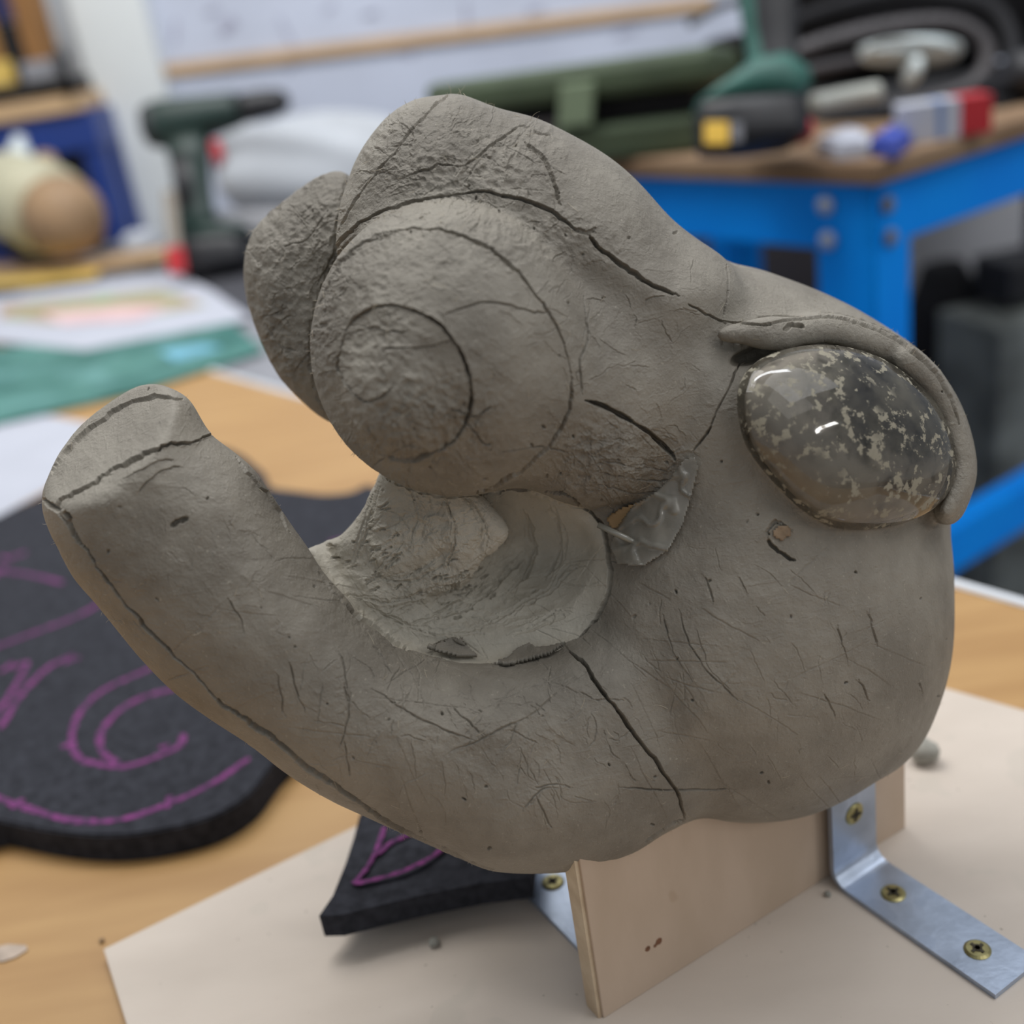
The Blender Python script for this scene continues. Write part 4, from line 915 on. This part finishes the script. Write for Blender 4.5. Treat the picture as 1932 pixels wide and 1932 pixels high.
for i, (x, y, w, hh, m, nm, lb) in enumerate([(265, 452, 45, 26, M_white, 'small_box', 'small white box by the wooden stick'), (215, 470, 36, 16, M_grey, 'small_tin', 'flat grey tin right of the turned wood'),
                                         (285, 492, 30, 14, M_tan, 'wood_offcut', 'small tan wood offcut in front of the white box'), (70, 496, 50, 14, M_blackm, 'dark_case', 'low dark case below the turned wood')]):
    q = PZ(x, y+hh/2, .004); dd = (Vector(q)-Vector(CAM)).dot(Vector(FW)); k = dd/FPX
    tag(obj(nm, box(q+Vector((0, 0, hh*k/2)), (w*k, .05, hh*k), bev=.003), m), lb+' on the side table', nm.replace('_', ' '))

# far left navy bench with things on it
nb = thing('navy_workbench', PY(60, 500, 2.12), 'dark blue workbench with wooden top at the far left wall', 'workbench')
Yb = 2.06
def ybox(x0, y0, x1, y1, Y, dp, bev=.002):
    a = PY(x0, y0, Y); b = PY(x1, y1, Y); return box(((a.x+b.x)/2, Y+dp/2, (a.z+b.z)/2), (abs(a.x-b.x), dp, abs(a.z-b.z)), bev=bev)
a = PY(-200, 226, Yb); b = PY(152, 186, Yb)
def slab(p, q, th, dp, bm=None):
    p = Vector(p); q = Vector(q); d = (q-p).normalized(); u = Vector((0, 1, 0)); n = d.cross(u)
    return addbox(bm or bmesh.new(), (p+q)/2+Vector((0, dp/2, 0)), (d, u, n), ((q-p).length, dp, th), .002)
pa = PY(-160, 246, Yb); pb_ = PY(158, 200, Yb); zt = pb_.z
topz = zt+.008
obj('bench_top', box(((pa.x+pb_.x)/2, Yb+.08, topz), (pb_.x-pa.x, .18, .028), bev=.002), M_pine, nb)
obj('apron', box(((pa.x+pb_.x)/2+.01, Yb+.08, topz-.046), (pb_.x-pa.x, .16, .062), bev=.002), M_navy, nb)
for x in (pa.x+.03, pb_.x-.008):
    obj('leg', box((x, Yb+.03, (topz-.075-.75)/2), (.036, .05, topz-.075+.75), bev=.002), M_navy, nb)
    obj('leg', box((x, Yb+.13, (topz-.075-.75)/2), (.036, .05, topz-.075+.75), bev=.002), M_navy, nb)
obj('back_panel', box(((pa.x+pb_.x)/2, Yb+.155, topz-.35), (pb_.x-pa.x-.03, .01, .55)), M_hose, nb)
def onb(px0, px1, hpx, m, nm, lb, dy=0.02, dp=.1, z0=0):
    k = 2.0/FPX; x0 = PY(px0, 170, Yb).x; x1 = PY(px1, 170, Yb).x; hh = hpx*k
    return tag(obj(nm, box(((x0+x1)/2, Yb+dy+dp/2, topz+.0145+z0+hh/2), (x1-x0, dp, hh), bev=.003), m), lb, nm.replace('_', ' '))
onb(-100, 138, 26, M_blackm, 'tool_mat', 'thick dark tool roll lying on the navy bench')
onb(48, 96, 150, M_brown, 'cardboard_box', 'tall brown cardboard box on the navy bench, right end', .05, .06, .027)
onb(8, 46, 100, M_blackm, 'black_crate', 'black crate between brown boxes on the navy bench', .05, .06, .027)
onb(8, 50, 60, M_dblue, 'blue_crate', 'dark blue crate on top of the black crate', .05, .06, .027+.096)
onb(-60, 6, 170, mat('ochre_box', '8E6A3A', .8, .15, 9, .1), 'ochre_box', 'ochre box at the left edge of the navy bench', .05, .06, .027)
onb(-30, 28, 40, M_gold, 'yellow_tin', 'small yellow tin in front on the navy bench', .0, .03, .027)
onb(50, 130, 32, M_gtab, 'grey_parts_box', 'light grey parts box at the foot of the brown box', .0, .03, .027)
q0 = PY(150, 178, Yb+.01); 
tag(obj('bench_clamp', loft([(pb_.x-.012, Yb-.012, topz+.016), (pb_.x-.012, Yb-.012, topz+.07), (pb_.x-.014, Yb-.012, topz+.085)], [.010, .011, .006], 14), M_black, None, True), 'small black clamp standing on the right end of the navy bench', 'clamp')

# ------------------------------------------------------------------ blue workbench at the right
BT = .12; Cn = PZ(1650, 345, BT-.018); Cn.z = 0
av = Vector((-.544, .839, 0)).normalized(); bv = Vector((.839, .544, 0)).normalized()
wbn = thing('blue_workbench', Cn+av*.3+bv*.25+Vector((0, 0, -.75)), 'bright blue steel workbench with wooden top behind the head', 'workbench')
def bb(a0, a1, b0, b1, z0, z1, bev=.0015): return box(Cn+av*(a0+a1)/2+bv*(b0+b1)/2+Vector((0, 0, (z0+z1)/2)), (a1-a0, b1-b0, z1-z0), (av, bv, (0, 0, 1)), bev)
LA, LB = .66, .52
obj('bench_top', bb(-.012, LA, -.012, LB, BT-.018, BT, .003), M_bench, wbn)
obj('front_rail', bb(0, LA, .002, .014, BT-.075, BT-.0185), M_blue, wbn)
obj('side_rail', bb(.002, .014, 0, LB, BT-.072, BT-.0185), M_blue, wbn)
for (a0, b0) in ((0, 0), (LA-.07, 0), (0, LB-.06), (LA-.07, LB-.06)):
    bm = bb(a0 if a0 == 0 else a0, a0+.06, b0, b0+.004, -.749, BT-.0185, .001); bm2 = bb(a0, a0+.004, b0, b0+.045, -.749, BT-.0185, .001)
    me = bpy.data.meshes.new('t'); bm2.to_mesh(me); bm2.free(); bm.from_mesh(me); lg = obj('leg', bm, M_blue, wbn)
    if (a0, b0) == (0, 0):
        for (px, py) in ((1560, 386), (1564, 452)):
            r_ = ray(px, py); nrm_ = -bv; pc = Cn+bv*-.0003; tt_ = (pc-Vector(CAM)).dot(nrm_)/Vector(r_).dot(nrm_); p = Vector(CAM)+Vector(r_)*tt_
            obj('bolt', loft([p, p-bv*.004, p-bv*.006], [.0082, .0078, .004], 18), M_bolt, lg, True)
        for (px, py) in ((1672, 386), (1678, 448)):
            r_ = ray(px, py); nrm_ = -av; pc = Cn-av*.0003; tt_ = (pc-Vector(CAM)).dot(nrm_)/Vector(r_).dot(nrm_); p = Vector(CAM)+Vector(r_)*tt_
            obj('bolt', loft([p, p-av*.003, p-av*.005], [.0072, .007, .004], 18), M_grey, lg, True)
obj('lower_rail', bb(.004, .03, 0, LB, -.30, -.25), M_blue, wbn)

# olive case
cs0 = PZ(1318, 287, BT); cx_ = Vector((-1, .38, 0)).normalized(); cy_ = Vector((.38, 1, 0)).normalized()
oc = thing('olive_tool_case', cs0+cx_*.14+cy_*.08, 'open olive green plastic tool case on the blue bench', 'tool case')
def cb(a0, a1, b0, b1, z0, z1, bev=.004): return box(cs0+cx_*(a0+a1)/2+cy_*(b0+b1)/2+Vector((0, 0, (z0+z1)/2)), (a1-a0, b1-b0, z1-z0), (cx_, cy_, (0, 0, 1)), bev)
obj('case_base', cb(0, .24, 0, .15, .0005, .034, .006), M_olive, oc)
obj('dark_lining', cb(.004, .236, .02, .146, .034, .057, .002), M_blackm, oc)
obj('tool_tray', cb(.12, .2, .006, .018, .034, .045, .003), M_hose, oc)
tilt = math.radians(5); b2 = (cy_*math.cos(tilt)-Vector((0, 0, 1))*math.sin(tilt)); n2 = cx_.cross(b2); n2 = n2 if n2.z > 0 else -n2
obj('case_lid', addbox(bmesh.new(), cs0+cx_*.122+cy_*.085+Vector((0, 0, .068)), (cx_, b2, n2), (.29, .17, .034), .010), M_olive, oc)
obj('hinge', cb(.06, .18, .148, .154, .02, .06, .001), M_black, oc)
obj('latch', addbox(bmesh.new(), cs0+cx_*.112-cy_*.002+Vector((0, 0, .056)), (cx_, cy_, Vector((.18, 0, 1))), (.034, .006, .040), .002), M_olivel, oc)
# right drill
M_dg2 = mat('green_plastic', '2A5C53', .45, .1, 40, .1)
t, lf = drill(.93, {'batt': [(1330, 270), (1420, 288)]}, 'green and black cordless drill standing on the blue bench')
lf('grip', [(1455, -60), (1452, 0), (1455, 60), (1462, 120), (1460, 160)], [(56, 36), (54, 36), (48, 34), (44, 32), (60, 40)], M_black)
lf('green_spine', [(1408, -60), (1412, 0), (1420, 60), (1428, 120), (1430, 165)], [(18, 30), (18, 30), (16, 28), (16, 28), (36, 36)], M_dg2)
lf('motor_housing', [(1350, -90), (1420, -95), (1500, -100), (1560, -105)], [(50, 46), (60, 52), (60, 52), (40, 40)], M_dg2)
lf('foot', [(1316, 204), (1345, 192), (1385, 176), (1425, 160), (1470, 156), (1505, 168), (1516, 176)], [(8, 40), (16, 54), (26, 60), (42, 62), (50, 60), (38, 50), (20, 40)], M_dg2)
lf('battery', [(1316, 246), (1324, 245), (1400, 240), (1480, 232), (1512, 228)], [(34, 40), (44, 60), (48, 64), (46, 62), (36, 50)], M_black, 4)
bt_d = .93-.062/1.0*.0
pS = PD(1352, 252, .93-.032)
stn = Vector((-.25, -1, .1)).normalized()
obj('yellow_label', addbox(bmesh.new(), pS, (Vector(RT), Vector(UP), Vector(FW)), (46*.9/FPX, 44*.9/FPX, .003), .001), M_yell, t)
obj('grey_label', addbox(bmesh.new(), PD(1390, 250, .93-.031), (Vector(RT), Vector(UP), Vector(FW)), (22*.9/FPX, 38*.9/FPX, .003), .001), M_grey, t)
lf('red_button', [(1500, 252), (1526, 246), (1532, 245)], [(20, 40), (18, 36), (10, 20)], M_red)
# hoses and black bags
tag(obj('black_cloth', prism([PZ(x, y, BT+.006) for x, y in [(1470, 212), (1560, 222), (1680, 214), (1790, 200), (1900, 190), (1990, 165), (1990, 120), (1700, 110), (1470, 130)]], BT+.0005, BT+.006, .002), M_blackm), 'black cloth spread on the blue bench under the hose', 'cloth')
def tube_px(pts, dists, rpx, name, m, label, cat, rib=False, group=None):
    P = smoothpath([tuple(PD(x, y, d)) for (x, y), d in zip(pts, dists)], 14); k = np.mean(dists)/FPX
    rad = [rpx*k*(1+(.10*math.sin(i*2.1) if rib else 0)) for i in range(len(P))]
    return tag(obj(name, loft([Vector(p) for p in P], rad, 14), m, None, True), label, cat, group)
tube_px([(1480, 110), (1560, 80), (1680, 52), (1790, 45), (1850, 75), (1862, 120), (1830, 165), (1740, 195), (1650, 205)], [1.12]*9, 17, 'vacuum_hose', M_hose, 'dark ribbed vacuum hose curving over the right end of the bench', 'hose', True)
tube_px([(1300, 45), (1340, 20), (1380, 5), (1440, -10)], [1.3]*4, 8, 'black_cable', M_black, 'black cable in front of the white board', 'cable')
tube_px([(1480, 145), (1560, 128), (1640, 112)], [1.06, 1.08, 1.10], 12, 'hose_end', M_hose, 'dark short hose piece beside the right drill', 'hose')
lump(1730, 60, 300, 105, 1.42, 'black_bag', M_blackm, 'large black bag heaped at the back of the blue bench', 'bag', 11, .16, .10, zmin=.1275)
lump(1360, 130, 50, 34, 1.42, 'black_pouch', M_blackm, 'black pouch behind the right cordless drill', 'bag', 12, .08, .12)
lump(1925, 165, 60, 40, 1.09, 'black_case', M_black, 'black case at the right edge of the bench', 'case', 13, .06, .06, 4)
lump(1716, 98, 88, 17, 1.06, 'plastic_bag', M_bag, 'crumpled pale plastic bag inside the hose loop', 'bag', 14, .022, .16)
lump(1722, 135, 12, 22, 1.05, 'bag_knot', M_bag, 'pinched tail of the pale plastic bag', 'bag', 15, .02, .1)
tube_px([(1535, 195), (1600, 182), (1655, 172)], [.99, 1.0, 1.01], 17, 'cream_tube', M_tube, 'cream coloured tube lying beside the right drill', 'tube')
tube_px([(1460, 60), (1560, 20), (1700, -10), (1860, 10), (1910, 80), (1900, 150)], [1.2, 1.2, 1.2, 1.18, 1.16, 1.14], 14, 'black_hose', M_blackm, 'thick black hose arching behind the ribbed vacuum hose', 'hose')
bx_ = thing('small_carton', PZ(1790, 262, BT), 'small white carton with red end and blue stripes on the bench edge', 'carton')
def carton(x0, y0, x1, y1, m, nm, hh, w=.03):
    a = PZ(x0, y0, BT); b = PZ(x1, y1, BT); d = (b-a).normalized(); n = Vector((-d.y, d.x, 0)); obj(nm, box((a+b)/2+n*w/2+Vector((0, 0, hh/2+.0005)), ((b-a).length, w, hh), (d, n, (0, 0, 1)), .0005), m, bx_)
carton(1700, 275, 1768, 266, M_paper, 'white_side', .030); carton(1768, 266, 1782, 264, mat('blue_stripe', '6C86B4', .6, .05, 20, .02), 'blue_stripe', .0302); carton(1782, 264, 1812, 259, M_paper, 'white_band', .030); carton(1812, 259, 1872, 250, M_red, 'red_end', .030)
for (pts, m, nm, lb) in (([(1540, 262), (1600, 240), (1640, 248), (1640, 268), (1580, 275)], M_paper, 'white_packet', 'white foil packet lying beside the drill battery'),
                         ([(1640, 262), (1690, 230), (1720, 245), (1690, 272)], mat('blue_packet_print', '3448A0', .6, .1, 20, .1), 'blue_packet', 'blue and white packet left of the small carton')):
    P = [PZ(x, y, BT+.012) for x, y in pts]; tag(obj(nm, prism(P, BT+.0005, BT+.014, .004), m), lb, 'packet')
# things under and beside the blue bench, on the floor
def fbox(px, py, dist, w, dp, hh, m, nm, lb, cat, rz=0, z=None):
    p = PD(px, py, dist); zz = -.75+hh/2+.001 if z is None else z
    t_ = Matrix.Rotation(rz, 3, 'Z'); return tag(obj(nm, box((p.x, p.y, zz), (w, dp, hh), (t_@Vector((1, 0, 0)), t_@Vector((0, 1, 0)), (0, 0, 1)), .006), m), lb, cat)
fbox(1800, 560, 1.80, .20, .04, .80, mat('light_grey_board', 'A6A6AA', .6, .1, 6, .1), 'grey_board', 'upright grey board standing on the floor behind the blue bench leg', 'board', 0)
fbox(2110, 520, 1.80, .20, .2, .80, M_blackm, 'black_cabinet', 'tall black cabinet at the right edge of the picture', 'cabinet', .3)
fbox(1360, 560, 2.05, .55, .16, .76, M_hose, 'dark_cupboard', 'dark grey cupboard against the wall behind the blue bench', 'cupboard')
p_ = PD(1800, 690, 1.72); tag(obj('black_sack', loft([(p_.x, p_.y, -.749), (p_.x, p_.y, -.4), (p_.x-.01, p_.y, -.25), (p_.x-.02, p_.y, -.16)], [.07, .06, .07, .03], 14), M_blackm, None, True), 'slumped black sack standing on the floor behind the bench leg', 'sack')
fbox(1915, 690, 1.64, .09, .08, .06, M_black, 'black_crate', 'small black crate on top of the pale floor box', 'crate', .2, z=-.17)
fbox(1905, 840, 1.66, .15, .14, .54, mat('mottled_grey_box', '6C706C', .8, .4, 14, .1), 'floor_box', 'mottled grey box on the floor beside the blue bench', 'box', .2)
fbox(1845, 1045, 2.15, .14, .12, .04, M_tube, 'cream_tray', 'pale cream tray on the floor right of the head', 'tray', .3)
fr = thing('blue_trestle', PD(1900, 1080, 1.35), 'blue steel trestle foot low down at the right edge', 'trestle')
fr.location.z = -.75
zf = -.45
obj('cross_bar', loft([PZ(1780, 1130, zf), PZ(2010, 960, zf)], [(.024, .016)]*2, 4, power=2.2), M_blue, fr)
obj('cross_bar', loft([PZ(1780, 1040, zf+.03), PZ(2010, 895, zf+.03)], [(.016, .012)]*2, 4), mat('worn_blue_steel', '3E6FA8', .5, .15, 30, .1), fr)
for q in (PZ(1780, 1130, zf), PZ(2010, 960, zf), PZ(1780, 1040, zf+.03), PZ(2010, 895, zf+.03)):
    obj('leg', box((q.x, q.y, (q.z-.75)/2), (.03, .03, q.z+.75)), M_blue, fr)
